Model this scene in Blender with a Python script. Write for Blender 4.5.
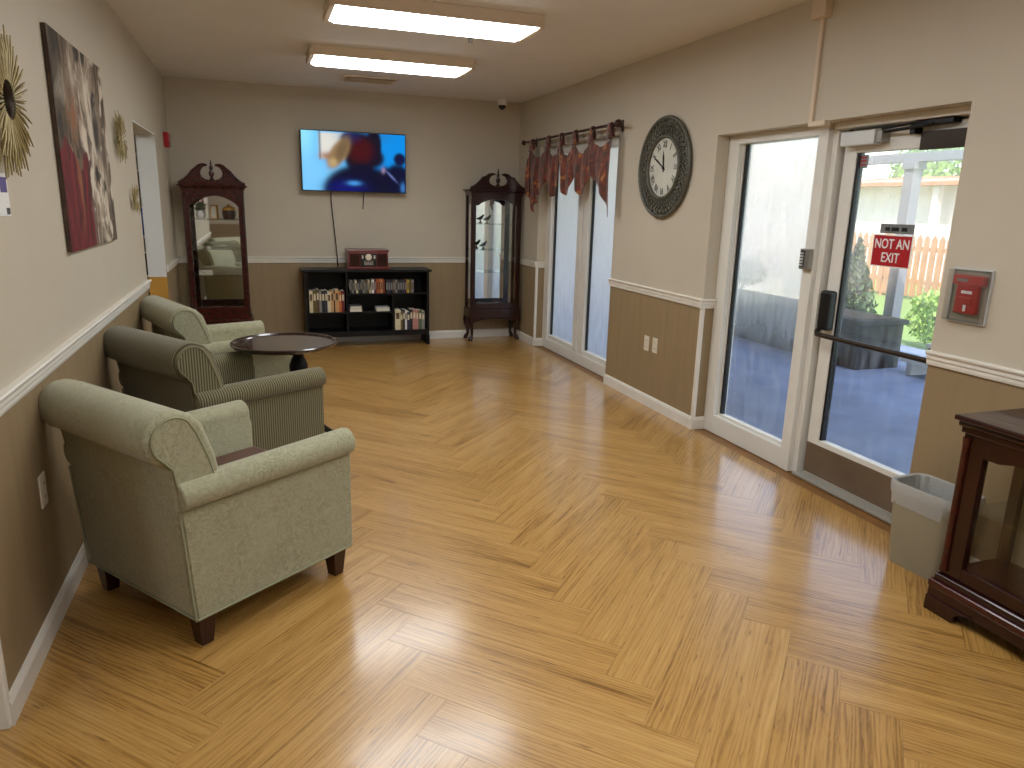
import bpy, bmesh, math, random
import numpy as np
from mathutils import Matrix, Vector, noise as mnoise

for o in list(bpy.data.objects):
    bpy.data.objects.remove(o)
scene = bpy.context.scene
COL = scene.collection
PI = math.pi

# room: left wall, right wall, back wall, ceiling height (metres; camera stands over the origin)
XL, XR, YB, H = -0.7355, 2.7756, 7.827, 2.5405
ZR = 0.90                                   # top of the chair rail

# ------------------------------------------------------------------ camera
yaw, pitch, roll, FPX, CAMH = 0.339562, -0.242155, 0.0270335, 722.84, 1.46922
cy_, sy_, cp_, sp_ = math.cos(yaw), math.sin(yaw), math.cos(pitch), math.sin(pitch)
fw = Vector((sy_*cp_, cy_*cp_, sp_)); rt = Vector((cy_, -sy_, 0)); up = rt.cross(fw)
cr, sr = math.cos(roll), math.sin(roll)
r2 = rt*cr + up*sr; u2 = up*cr - rt*sr
cam = bpy.data.cameras.new('camera'); camo = bpy.data.objects.new('camera', cam); COL.objects.link(camo)
cam.sensor_width = 36.0; cam.lens = FPX/1024*36.0; cam.clip_start = 0.05; cam.clip_end = 200
camo.matrix_world = Matrix(((r2.x, u2.x, -fw.x, 0), (r2.y, u2.y, -fw.y, 0), (r2.z, u2.z, -fw.z, CAMH), (0, 0, 0, 1)))
scene.camera = camo

# ------------------------------------------------------------------ world, sun, exposure
world = bpy.data.worlds.new('world'); scene.world = world; world.use_nodes = True
wn = world.node_tree.nodes; wl = world.node_tree.links
sky = wn.new('ShaderNodeTexSky'); sky.sky_type = 'NISHITA'; sky.sun_disc = False
sky.sun_elevation = math.radians(52); sky.sun_rotation = math.radians(200); sky.altitude = 50
wn['Background'].inputs['Strength'].default_value = 0.5
hs = wn.new('ShaderNodeHueSaturation'); hs.inputs['Saturation'].default_value = .85
wl.new(sky.outputs['Color'], hs.inputs['Color']); wl.new(hs.outputs['Color'], wn['Background'].inputs['Color'])
sun = bpy.data.lights.new('sun', 'SUN'); suno = bpy.data.objects.new('sun', sun); COL.objects.link(suno)
sun.energy = 6.0; sun.angle = math.radians(1.0); sun.color = (1.0, .95, .86)
suno.rotation_euler = (math.radians(38), 0, math.radians(-50))
LAMP = 12.5                                   # emission of the ceiling fixtures
scene.view_settings.view_transform = 'Standard'; scene.view_settings.look = 'None'
scene.view_settings.exposure = 0.25; scene.view_settings.gamma = 1.0
scene.view_settings.use_curve_mapping = False

# ------------------------------------------------------------------ materials
MATS = {}
def S(r, g, b):                              # sRGB 0-255 -> linear
    f = lambda c: (c/255/12.92) if c/255 <= .04045 else ((c/255+.055)/1.055)**2.4
    return (f(r), f(g), f(b), 1)
def mat(name, col, rough=.5, metal=0., spec=.5, var=.0, scale=8, bump=0., bscale=60, stretch=(1, 1, 1), coat=0., emit=None, sheen=0.):
    m = bpy.data.materials.new(name); m.use_nodes = True; MATS[name] = m
    n = m.node_tree.nodes; l = m.node_tree.links; b = n['Principled BSDF']
    b.inputs['Base Color'].default_value = col; b.inputs['Roughness'].default_value = rough
    b.inputs['Metallic'].default_value = metal; b.inputs['Specular IOR Level'].default_value = spec
    b.inputs['Coat Weight'].default_value = coat; b.inputs['Sheen Weight'].default_value = sheen
    if emit: b.inputs['Emission Color'].default_value = col; b.inputs['Emission Strength'].default_value = emit
    tc = n.new('ShaderNodeTexCoord'); mp = n.new('ShaderNodeMapping'); mp.inputs['Scale'].default_value = stretch
    l.new(tc.outputs['Object'], mp.inputs['Vector'])
    if var:
        t = n.new('ShaderNodeTexNoise'); t.inputs['Scale'].default_value = scale; t.inputs['Detail'].default_value = 6
        l.new(mp.outputs[0], t.inputs['Vector'])
        r = n.new('ShaderNodeValToRGB'); e = r.color_ramp.elements
        e[0].position = .3; e[1].position = .7
        e[0].color = tuple(c*(1-var) for c in col[:3])+(1,); e[1].color = tuple(min(1, c*(1+var)) for c in col[:3])+(1,)
        l.new(t.outputs['Fac'], r.inputs[0]); l.new(r.outputs[0], b.inputs['Base Color'])
    if bump:
        t2 = n.new('ShaderNodeTexNoise'); t2.inputs['Scale'].default_value = bscale; t2.inputs['Detail'].default_value = 4
        l.new(mp.outputs[0], t2.inputs['Vector'])
        bp = n.new('ShaderNodeBump'); bp.inputs['Strength'].default_value = bump; bp.inputs['Distance'].default_value = .01
        l.new(t2.outputs['Fac'], bp.inputs['Height']); l.new(bp.outputs[0], b.inputs['Normal'])
    return m
mat('wall_paint', S(198, 187, 167), .62, var=.03, scale=2, bump=.04, bscale=180)
mat('wainscot_paint', S(150, 128, 95), .55, var=.07, scale=3, stretch=(6, 6, .5), bump=.04, bscale=120)
mat('ceiling_paint', S(226, 222, 218), .8, var=.02, scale=3, bump=.05, bscale=150)
mat('white_trim', S(228, 222, 210), .38, var=.04, scale=9, bump=.03, bscale=30)
mat('frame_white', S(226, 222, 212), .4, var=.03, scale=5)
mat('jamb_white', S(225, 226, 220), .6)
mat('bright_tan', S(196, 146, 60), .5, var=.15, scale=5)  # tan wood, and jamb paint with bright light put into its colour
mat('cherry', S(42, 11, 8), .25, var=.35, scale=5, stretch=(6, 6, 1), coat=.2, bump=.02)
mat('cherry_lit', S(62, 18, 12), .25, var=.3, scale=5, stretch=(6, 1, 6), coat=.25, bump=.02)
mat('black_wood', S(12, 9, 9), .45, spec=.3, var=.2, scale=10)
mat('dark_leg', S(52, 20, 14), .3, var=.3, scale=20, stretch=(4, 4, 1))
mat('table_wood', S(44, 26, 20), .18, var=.25, scale=6, stretch=(1, 8, 1), coat=.5)
mat('black_plastic', S(14, 14, 15), .4)
mat('black_metal', S(24, 23, 24), .35, metal=.6)
mat('bronze_metal', S(58, 48, 40), .4, metal=.7, var=.1)
mat('kick_metal', S(122, 104, 86), .42, metal=.35, var=.15, scale=4, stretch=(1, 1, 12))
mat('alu', S(170, 166, 156), .4, metal=.25)
mat('light_metal', S(205, 205, 200), .4, metal=.2)
mat('red_plastic', S(170, 14, 24), .35)
mat('sign_red', S(178, 20, 30), .45)
mat('sign_white', S(238, 236, 232), .5)
mat('label_grey', S(120, 122, 122), .5, var=.2, scale=60)
mat('cream_plastic', S(222, 212, 192), .4)
mat('bin_plastic', S(150, 141, 118), .5, var=.04, bump=.05, bscale=200)
mat('gold_metal', S(166, 150, 104), .5, metal=.3, var=.25, scale=30)
mat('rod_metal', S(56, 26, 20), .4, metal=.3)
mat('clock_ring', S(88, 86, 74), .5, metal=.2, var=.2, scale=40, bump=.1, bscale=90)
mat('clock_face', S(206, 204, 190), .6, var=.06, scale=8)
mat('clock_ink', S(84, 86, 76), .6)
mat('hand_dark', S(38, 34, 30), .5)
mat('mirror', (.82, .84, .82, 1), .02, metal=1)
mat('glass_edge', S(150, 180, 170), .1)
mat('lens', (.93, .97, 1.0, 1), .5, emit=LAMP)
mat('fixture_paint', S(215, 196, 170), .5)
mat('silver_grille', S(150, 146, 138), .35, metal=.6)
mat('paver', S(126, 140, 168), .75, var=.18, scale=3, bump=.15, bscale=40)
mat('dark_planter', S(24, 22, 26), .8, var=.15, scale=5)
mat('stucco', S(236, 222, 214), .9, var=.05, scale=2, bump=.15, bscale=60)
mat('fence_wood', S(184, 138, 102), .8, var=.2, scale=6, stretch=(5, 5, .6))
mat('roof_tile', S(196, 130, 88), .8, var=.2, scale=6)
mat('post_grey', S(140, 140, 146), .6)
mat('board_white', S(205, 205, 205), .7)
mat('grass', S(128, 152, 84), .9, var=.3, scale=30, bump=.5, bscale=90)
mat('bark', S(84, 66, 50), .9, var=.3, scale=10)
mat('sky_blue_paper', S(40, 90, 190), .6)

def nodes_of(name):
    m = bpy.data.materials.new(name); m.use_nodes = True; MATS[name] = m
    n = m.node_tree.nodes; l = m.node_tree.links
    return m, n, l, n['Principled BSDF']

# leaves: two-tone, slightly translucent
def leafmat(name, c0, c1):
    m, n, l, b = nodes_of(name)
    g = n.new('ShaderNodeNewGeometry'); r = n.new('ShaderNodeValToRGB')
    r.color_ramp.elements[0].color = c0; r.color_ramp.elements[1].color = c1
    l.new(g.outputs['Random Per Island'], r.inputs[0]); l.new(r.outputs[0], b.inputs['Base Color'])
    b.inputs['Roughness'].default_value = .6
leafmat('leaf_dark', S(38, 62, 34), S(88, 112, 62)); leafmat('leaf_light', S(104, 148, 60), S(170, 200, 104))

# wood plank: local x runs along the plank
m, n, l, b = nodes_of('plank_wood')
tc = n.new('ShaderNodeTexCoord'); oi = n.new('ShaderNodeObjectInfo')
add = n.new('ShaderNodeVectorMath'); add.operation = 'MULTIPLY_ADD'
comb = n.new('ShaderNodeCombineXYZ')
mulr = n.new('ShaderNodeMath'); mulr.operation = 'MULTIPLY'; mulr.inputs[1].default_value = 37.0
l.new(oi.outputs['Random'], mulr.inputs[0]); l.new(mulr.outputs[0], comb.inputs[0]); l.new(mulr.outputs[0], comb.inputs[2])
add.inputs[1].default_value = (1, 1, 1); l.new(tc.outputs['Object'], add.inputs[0]); l.new(comb.outputs[0], add.inputs[2])
def nz(scale, stretch, detail=6, rough=.6, dist=0.):
    mp = n.new('ShaderNodeMapping'); mp.inputs['Scale'].default_value = stretch; l.new(add.outputs[0], mp.inputs[0])
    t = n.new('ShaderNodeTexNoise'); t.inputs['Scale'].default_value = scale; t.inputs['Detail'].default_value = detail
    t.inputs['Roughness'].default_value = rough; t.inputs['Distortion'].default_value = dist
    l.new(mp.outputs[0], t.inputs['Vector']); return t
g1 = nz(16, (.5, 7, 1), 10, .7, 1.6); g2 = nz(3.2, (.4, 4.5, 1), 6, .55, 1.0); g3 = nz(26, (.3, 3.0, 1), 3, .6, .0)
mpw = n.new('ShaderNodeMapping'); mpw.inputs['Scale'].default_value = (.55, 9, 1); l.new(add.outputs[0], mpw.inputs[0])
wv = n.new('ShaderNodeTexWave'); wv.inputs['Scale'].default_value = 2.2; wv.inputs['Distortion'].default_value = 14; wv.inputs['Detail'].default_value = 3
wv.inputs['Detail Scale'].default_value = 1.1; wv.bands_direction = 'Y'; l.new(mpw.outputs[0], wv.inputs['Vector'])
ramp = n.new('ShaderNodeValToRGB'); e = ramp.color_ramp.elements
e[0].position = .33; e[0].color = S(124, 84, 32); e[1].position = .70; e[1].color = S(202, 160, 96)
x = e.new(.48); x.color = S(178, 133, 68)
mix1 = n.new('ShaderNodeMix'); mix1.data_type = 'FLOAT'; mix1.inputs[0].default_value = .55
l.new(g1.outputs['Fac'], mix1.inputs[2]); l.new(g2.outputs['Fac'], mix1.inputs[3])
mix2 = n.new('ShaderNodeMix'); mix2.data_type = 'FLOAT'; mix2.inputs[0].default_value = .12
l.new(mix1.outputs[0], mix2.inputs[2]); l.new(wv.outputs['Fac'], mix2.inputs[3])
rnd = n.new('ShaderNodeMath'); rnd.operation = 'MULTIPLY_ADD'; rnd.inputs[1].default_value = .08; l.new(oi.outputs['Random'], rnd.inputs[0])
l.new(mix2.outputs[0], rnd.inputs[2])
sb = n.new('ShaderNodeMath'); sb.operation = 'SUBTRACT'; sb.inputs[1].default_value = .03; l.new(rnd.outputs[0], sb.inputs[0])
l.new(sb.outputs[0], ramp.inputs[0])
fl = n.new('ShaderNodeValToRGB'); fl.color_ramp.elements[0].position = .27; fl.color_ramp.elements[1].position = .36
fl.color_ramp.elements[0].color = (.35, .28, .2, 1); fl.color_ramp.elements[1].color = (1, 1, 1, 1); l.new(g3.outputs['Fac'], fl.inputs[0])
mm = n.new('ShaderNodeMix'); mm.data_type = 'RGBA'; mm.blend_type = 'MULTIPLY'; mm.inputs[0].default_value = .8
l.new(ramp.outputs[0], mm.inputs[6]); l.new(fl.outputs[0], mm.inputs[7]); l.new(mm.outputs[2], b.inputs['Base Color'])
b.inputs['Roughness'].default_value = .30; b.inputs['Coat Weight'].default_value = .65; b.inputs['Coat Roughness'].default_value = .16; b.inputs['Coat IOR'].default_value = 1.55
bw = n.new('ShaderNodeBump'); bw.inputs['Strength'].default_value = .04; bw.inputs['Distance'].default_value = .004
l.new(g1.outputs['Fac'], bw.inputs['Height']); l.new(bw.outputs[0], b.inputs['Normal'])
mat('floor_base', S(132, 90, 42), .35, var=.2, scale=6)

# chair fabrics
def fabric(name, base, dark, mode):
    m, n, l, b = nodes_of(name)
    tc = n.new('ShaderNodeTexCoord'); b.inputs['Roughness'].default_value = .9; b.inputs['Sheen Weight'].default_value = .25
    b.inputs['Specular IOR Level'].default_value = .2
    mix = n.new('ShaderNodeMix'); mix.data_type = 'RGBA'; mix.inputs[6].default_value = base; mix.inputs[7].default_value = dark
    if mode == 'floral':
        t = n.new('ShaderNodeTexNoise'); t.inputs['Scale'].default_value = 24; t.inputs['Detail'].default_value = 5; t.inputs['Distortion'].default_value = 2.2
        l.new(tc.outputs['Object'], t.inputs['Vector'])
        r = n.new('ShaderNodeValToRGB'); ee = r.color_ramp.elements; ee[0].position = .44; ee[1].position = .5
        ee[0].color = (0, 0, 0, 1); ee[1].color = (1, 1, 1, 1); q = ee.new(.56); q.color = (.15, .15, .15, 1)
        l.new(t.outputs['Fac'], r.inputs[0])
        big = n.new('ShaderNodeTexNoise'); big.inputs['Scale'].default_value = 7; l.new(tc.outputs['Object'], big.inputs['Vector'])
        mu = n.new('ShaderNodeMath'); mu.operation = 'MULTIPLY'; l.new(r.outputs[0], mu.inputs[0]); l.new(big.outputs['Fac'], mu.inputs[1])
        l.new(mu.outputs[0], mix.inputs[0])
    else:
        wv = n.new('ShaderNodeTexWave'); wv.inputs['Scale'].default_value = 24; wv.inputs['Distortion'].default_value = .25
        wv.bands_direction = mode; l.new(tc.outputs['Object'], wv.inputs['Vector'])
        r = n.new('ShaderNodeValToRGB'); ee = r.color_ramp.elements; ee[0].position = .35; ee[1].position = .7
        l.new(wv.outputs['Fac'], r.inputs[0]); l.new(r.outputs[0], mix.inputs[0])
    l.new(mix.outputs[2], b.inputs['Base Color'])
    w = n.new('ShaderNodeTexNoise'); w.inputs['Scale'].default_value = 420; l.new(tc.outputs['Object'], w.inputs['Vector'])
    bp = n.new('ShaderNodeBump'); bp.inputs['Strength'].default_value = .25; bp.inputs['Distance'].default_value = .003
    l.new(w.outputs['Fac'], bp.inputs['Height']); l.new(bp.outputs[0], b.inputs['Normal'])
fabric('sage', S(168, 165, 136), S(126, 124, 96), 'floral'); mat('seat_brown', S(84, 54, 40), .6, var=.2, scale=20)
fabric('stripe_x', S(130, 123, 93), S(74, 68, 48), 'X'); fabric('stripe_y', S(130, 123, 93), S(74, 68, 48), 'Y')
mat('sage_piping', S(150, 150, 120), .9); mat('olive_piping', S(122, 114, 86), .9)

# curtain: rust and gold print
m, n, l, b = nodes_of('rust_print')
tc = n.new('ShaderNodeTexCoord'); t = n.new('ShaderNodeTexNoise'); t.inputs['Scale'].default_value = 11; t.inputs['Detail'].default_value = 5; t.inputs['Distortion'].default_value = 1.5
l.new(tc.outputs['Object'], t.inputs['Vector']); r = n.new('ShaderNodeValToRGB'); e = r.color_ramp.elements
e[0].position = .32; e[0].color = S(58, 24, 14); e[1].position = .72; e[1].color = S(184, 128, 56)
q = e.new(.5); q.color = S(92, 42, 24); q = e.new(.6); q.color = S(126, 46, 26)
l.new(t.outputs['Fac'], r.inputs[0]); l.new(r.outputs[0], b.inputs['Base Color']); b.inputs['Roughness'].default_value = .6; b.inputs['Sheen Weight'].default_value = .3

# panes
def glass(name, tint=(1, 1, 1, 1), refl=.08, fog=None, rough=0.02):
    m, n, l, b = nodes_of(name); n.remove(b); out = n['Material Output']
    tr = n.new('ShaderNodeBsdfTransparent'); tr.inputs[0].default_value = tint
    gl = n.new('ShaderNodeBsdfGlossy'); gl.inputs['Roughness'].default_value = rough
    lw = n.new('ShaderNodeLayerWeight'); pw_ = n.new('ShaderNodeMath'); pw_.operation = 'POWER'; pw_.inputs[1].default_value = 4.0; l.new(lw.outputs['Facing'], pw_.inputs[0])
    lw.inputs['Blend'].default_value = .5
    fr = n.new('ShaderNodeMath'); fr.operation = 'MULTIPLY_ADD'; fr.inputs[1].default_value = .7; fr.inputs[2].default_value = refl*.4; l.new(pw_.outputs[0], fr.inputs[0])
    mx = n.new('ShaderNodeMixShader'); l.new(fr.outputs[0], mx.inputs[0]); l.new(tr.outputs[0], mx.inputs[1]); l.new(gl.outputs[0], mx.inputs[2])
    last = mx
    if fog:
        z0, z1, f0, f1, amp = fog
        tl = n.new('ShaderNodeBsdfTranslucent'); tl.inputs[0].default_value = (.86, .83, .82, 1)
        rf = n.new('ShaderNodeBsdfRefraction'); rf.inputs['IOR'].default_value = 1.12; rf.inputs['Roughness'].default_value = .42
        m2 = n.new('ShaderNodeMixShader'); m2.inputs[0].default_value = .45; l.new(tl.outputs[0], m2.inputs[1]); l.new(rf.outputs[0], m2.inputs[2])
        tc = n.new('ShaderNodeTexCoord'); sx = n.new('ShaderNodeSeparateXYZ'); l.new(tc.outputs['Object'], sx.inputs[0])
        mr = n.new('ShaderNodeMapRange'); mr.inputs['From Min'].default_value = z0; mr.inputs['From Max'].default_value = z1
        mr.inputs['To Min'].default_value = f0; mr.inputs['To Max'].default_value = f1; l.new(sx.outputs['Y'], mr.inputs['Value'])
        mp = n.new('ShaderNodeMapping'); mp.inputs['Scale'].default_value = (9, 2.2, 1); l.new(tc.outputs['Object'], mp.inputs[0])
        nzz = n.new('ShaderNodeTexNoise'); nzz.inputs['Scale'].default_value = 2.5; nzz.inputs['Detail'].default_value = 7; l.new(mp.outputs[0], nzz.inputs['Vector'])
        ma = n.new('ShaderNodeMath'); ma.operation = 'MULTIPLY_ADD'; ma.inputs[1].default_value = amp; l.new(nzz.outputs['Fac'], ma.inputs[0]); l.new(mr.outputs[0], ma.inputs[2])
        ma.use_clamp = True
        su = n.new('ShaderNodeMath'); su.operation = 'SUBTRACT'; su.use_clamp = True; su.inputs[1].default_value = amp*.5
        l.new(ma.outputs[0], su.inputs[0])
        m3 = n.new('ShaderNodeMixShader'); l.new(su.outputs[0], m3.inputs[0]); l.new(mx.outputs[0], m3.inputs[1]); l.new(m2.outputs[0], m3.inputs[2])
        last = m3
    l.new(last.outputs[0], out.inputs['Surface'])
glass('clear_glass'); glass('shelf_glass', (.92, .97, .95, 1), .2)
glass('fog_low', fog=(.62, 1.15, .05, .72, .4))           # sidelight: dew on the upper half
glass('fog_all', fog=(.1, .8, .5, .86, .3))                # far window: dew nearly all over
glass('fog_door', fog=(.5, 1.6, .0, .22, .3))            # door: light dew, plus glare haze mixed in towards the top
glass('clear_plastic', (.95, .95, .95, 1), .2, rough=.1)
# liner film
m, n, l, b = nodes_of('liner_film'); b.inputs['Base Color'].default_value = S(215, 215, 210); b.inputs['Roughness'].default_value = .25; b.inputs['Alpha'].default_value = .62; fz = n.new('ShaderNodeTexNoise'); fz.inputs['Scale'].default_value = 38; fz.inputs['Detail'].default_value = 5; fz.inputs['Distortion'].default_value = 1.2; fb = n.new('ShaderNodeBump'); fb.inputs['Strength'].default_value = .8; fb.inputs['Distance'].default_value = .01; l.new(fz.outputs['Fac'], fb.inputs['Height']); l.new(fb.outputs[0], b.inputs['Normal'])

def attrmat(name, emit=0., rough=.5):
    m, n, l, b = nodes_of(name); a = n.new('ShaderNodeVertexColor'); a.layer_name = 'print'
    if emit:
        b.inputs['Base Color'].default_value = (.01, .01, .012, 1); l.new(a.outputs[0], b.inputs['Emission Color']); b.inputs['Emission Strength'].default_value = emit
    else: l.new(a.outputs[0], b.inputs['Base Color'])
    b.inputs['Roughness'].default_value = rough
attrmat('screen_picture', .85, .4); MATS['screen_picture'].node_tree.nodes['Principled BSDF'].inputs['Specular IOR Level'].default_value = .05; attrmat('canvas_print', 0, .75)

# ------------------------------------------------------------------ geometry helpers
def box(bm, x0, x1, y0, y1, z0, z1):
    v = [bm.verts.new(p) for p in ((x0, y0, z0), (x1, y0, z0), (x1, y1, z0), (x0, y1, z0), (x0, y0, z1), (x1, y0, z1), (x1, y1, z1), (x0, y1, z1))]
    for f in ((3, 2, 1, 0), (4, 5, 6, 7), (0, 1, 5, 4), (1, 2, 6, 5), (2, 3, 7, 6), (3, 0, 4, 7)): bm.faces.new([v[i] for i in f])
    return v
def prism(bm, poly, a, b, axis='y'):
    """poly: list of 2D points; axis: extrusion axis ('x': poly=(y,z), 'y': (x,z), 'z': (x,y))"""
    def P(p, t):
        return {'x': (t, p[0], p[1]), 'y': (p[0], t, p[1]), 'z': (p[0], p[1], t)}[axis]
    A = [bm.verts.new(P(p, a)) for p in poly]; B = [bm.verts.new(P(p, b)) for p in poly]
    k = len(poly)
    bm.faces.new(A); bm.faces.new(B[::-1])
    for i in range(k): bm.faces.new((A[i], B[i], B[(i+1) % k], A[(i+1) % k]))
def lathe(bm, prof, n=20, c=(0, 0, 0), axis='z'):
    """prof: list of (r, h)"""
    rings = []
    for r, h in prof:
        ring = []
        for i in range(n):
            a = 2*PI*i/n; q = (r*math.cos(a), r*math.sin(a), h)
            if axis == 'y': q = (q[0], q[2], q[1])
            if axis == 'x': q = (q[2], q[0], q[1])
            ring.append(bm.verts.new((q[0]+c[0], q[1]+c[1], q[2]+c[2])))
        rings.append(ring)
    for A, B in zip(rings, rings[1:]):
        for i in range(n): bm.faces.new((A[i], A[(i+1) % n], B[(i+1) % n], B[i]))
    bm.faces.new(rings[0][::-1]); bm.faces.new(rings[-1])
def tube(bm, pts, r, n=8, closed=False):
    pts = [Vector(p) for p in pts]; rings = []; k = len(pts); prev = None
    rr = r if isinstance(r, (list, tuple)) else [r]*k
    for i, p in enumerate(pts):
        if closed: d = pts[(i+1) % k]-pts[i-1]
        else: d = pts[min(i+1, k-1)]-pts[max(i-1, 0)]
        d.normalize()
        if prev is None:
            a = Vector((0, 0, 1)) if abs(d.z) < .9 else Vector((1, 0, 0))
            u = d.cross(a).normalized()
        else: u = (prev-d*prev.dot(d)).normalized()
        prev = u; w = d.cross(u)
        rings.append([bm.verts.new(p+(u*math.cos(2*PI*j/n)+w*math.sin(2*PI*j/n))*rr[i]) for j in range(n)])
    rng = range(k) if closed else range(k-1)
    for i in rng:
        A, B = rings[i], rings[(i+1) % k]
        for j in range(n): bm.faces.new((A[j], A[(j+1) % n], B[(j+1) % n], B[j]))
    if not closed: bm.faces.new(rings[0][::-1]); bm.faces.new(rings[-1])
def grid(bm, fn, nu, nv):
    V = [[bm.verts.new(fn(i/nu, j/nv)) for j in range(nv+1)] for i in range(nu+1)]
    for i in range(nu):
        for j in range(nv): bm.faces.new((V[i][j], V[i+1][j], V[i+1][j+1], V[i][j+1]))
    return V
def finish(bm, name, smooth=None, recalc=True):
    if recalc: bmesh.ops.recalc_face_normals(bm, faces=bm.faces)
    me = bpy.data.meshes.new(name); bm.to_mesh(me); bm.free()
    if smooth is not None:
        me.polygons.foreach_set('use_smooth', [True]*len(me.polygons))
        if smooth < 180: me.set_sharp_from_angle(angle=math.radians(smooth))
    return me
def obj(name, bm, material, parent=None, loc=None, smooth=None, bevel=0, seg=2, solid=0, sub=0):
    me = bm if isinstance(bm, bpy.types.Mesh) else finish(bm, name, smooth)
    if material and not me.materials: me.materials.append(MATS[material])
    o = bpy.data.objects.new(name, me); COL.objects.link(o)
    if parent: o.parent = parent
    if loc: o.location = loc
    if solid: md = o.modifiers.new('solid', 'SOLIDIFY'); md.thickness = solid; md.offset = 0
    if bevel:
        md = o.modifiers.new('bevel', 'BEVEL'); md.width = bevel; md.segments = seg; md.limit_method = 'ANGLE'; md.angle_limit = math.radians(40)
    if sub: md = o.modifiers.new('sub', 'SUBSURF'); md.levels = sub; md.render_levels = sub
    return o
def bxo(name, dims, material, parent=None, bevel=0, **k):
    bm = bmesh.new(); box(bm, *dims); return obj(name, bm, material, parent, bevel=bevel, **k)
def tag(o, label, cat, group=None, kind=None):
    o['label'] = label; o['category'] = cat
    if group: o['group'] = group
    if kind: o['kind'] = kind
    return o
def thing(name, label, cat, loc=(0, 0, 0), rz=0, group=None, kind=None):
    o = bpy.data.objects.new(name, None); COL.objects.link(o); o.location = loc; o.rotation_euler = (0, 0, rz); o.empty_display_size = .1
    return tag(o, label, cat, group, kind)
WALLF = {'R': ((0, -1, 0), (0, 0, 1), (-1, 0, 0)), 'L': ((0, 1, 0), (0, 0, 1), (1, 0, 0)), 'B': ((1, 0, 0), (0, 0, 1), (0, -1, 0)),
         'C': ((1, 0, 0), (0, -1, 0), (0, 0, -1))}
def wallthing(name, wall, pos, label, cat, group=None, kind=None):
    """thing hung on a wall; local x = right, y = up, z = out of the wall"""
    o = thing(name, label, cat, group=group, kind=kind); u, v, w = WALLF[wall]
    o.matrix_world = Matrix(((u[0], v[0], w[0], pos[0]), (u[1], v[1], w[1], pos[1]), (u[2], v[2], w[2], pos[2]), (0, 0, 0, 1)))
    return o
def copy_tree(o, parent=None):
    c = o.copy(); COL.objects.link(c); c.parent = parent
    for ch in list(o.children): copy_tree(ch, c)
    return c
def textmesh(body, size, depth=.001):
    cu = bpy.data.curves.new('lettering', 'FONT'); cu.body = body; cu.size = size; cu.align_x = 'CENTER'; cu.align_y = 'CENTER'; cu.extrude = depth; cu.space_character = 1.02; cu.offset = size*.012
    t = bpy.data.objects.new('lettering', cu); COL.objects.link(t)
    dg = bpy.context.evaluated_depsgraph_get(); dg.update()
    me = bpy.data.meshes.new_from_object(t.evaluated_get(dg)); bpy.data.objects.remove(t); return me
def arcpts(cx, cy, r, a0, a1, n):
    return [(cx+r*math.cos(math.radians(a0+(a1-a0)*i/n)), cy+r*math.sin(math.radians(a0+(a1-a0)*i/n))) for i in range(n+1)]

# ------------------------------------------------------------------ floor with herringbone planks
floor = tag(bxo('floor', (-4.2, XR+.22, -3.4, 9.9, -.12, -.004), 'floor_base'), 'golden oak herringbone plank floor of the lounge', 'floor', kind='structure')
W_, L_ = .172, .905
def clip(poly, x0, x1, y0, y1):
    def cut(P, f, inter):
        out = []
        for i in range(len(P)):
            a, b_ = P[i-1], P[i]
            fa, fb = f(a), f(b_)
            if fa >= 0 and fb >= 0: out.append(b_)
            elif fa >= 0 > fb: out.append(inter(a, b_, fa, fb))
            elif fa < 0 <= fb: out += [inter(a, b_, fa, fb), b_]
        return out
    I = lambda a, b_, fa, fb: (a[0]+(b_[0]-a[0])*fa/(fa-fb), a[1]+(b_[1]-a[1])*fa/(fa-fb))
    for f in (lambda p: p[0]-x0, lambda p: x1-p[0], lambda p: p[1]-y0, lambda p: y1-p[1]):
        poly = cut(poly, f, I)
        if not poly: return []
    return poly
def area(P): return abs(sum(P[i-1][0]*P[i][1]-P[i][0]*P[i-1][1] for i in range(len(P))))/2
ca = math.cos(PI/4)
def rot45(p): return ((p[0]-p[1])*ca, (p[0]+p[1])*ca)
OX, OY = 1.115, 1.703
REG = [(XL, XR, .55, YB), (-1.9, XL, .55, 2.12)]
G = .0004
for a in range(-40, 60):
    for bb in range(-8, 9):
        for kind_ in (0, 1):
            tx, ty = a*W_+bb*L_, a*W_-bb*L_
            if kind_ == 0: r_ = (tx+G, tx+L_-G, ty+G, ty+W_-G)
            else: r_ = (tx+G, tx+W_-G, ty+W_+G, ty+W_+L_-G)
            P = [rot45(p) for p in ((r_[0], r_[2]), (r_[1], r_[2]), (r_[1], r_[3]), (r_[0], r_[3]))]
            P = [(p[0]+OX, p[1]+OY) for p in P]
            cx = sum(p[0] for p in P)/4; cyy = sum(p[1] for p in P)/4
            if cx < -3 or cx > 4 or cyy < -1 or cyy > 9: continue
            polys = [q for q in (clip(P, *R_) for R_ in REG) if len(q) > 2 and area(q) > 2e-4]
            if not polys: continue
            ang = PI/4 if kind_ == 0 else 3*PI/4
            c_, s_ = math.cos(-ang), math.sin(-ang)
            bm = bmesh.new()
            for q in polys:
                loc = [((p[0]-cx)*c_-(p[1]-cyy)*s_, (p[0]-cx)*s_+(p[1]-cyy)*c_) for p in q]
                prism(bm, loc, -.004, 0, 'z')
            o = obj('plank', bm, 'plank_wood', floor); o.location = (cx, cyy, 0); o.rotation_euler = (0, 0, ang)

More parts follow.
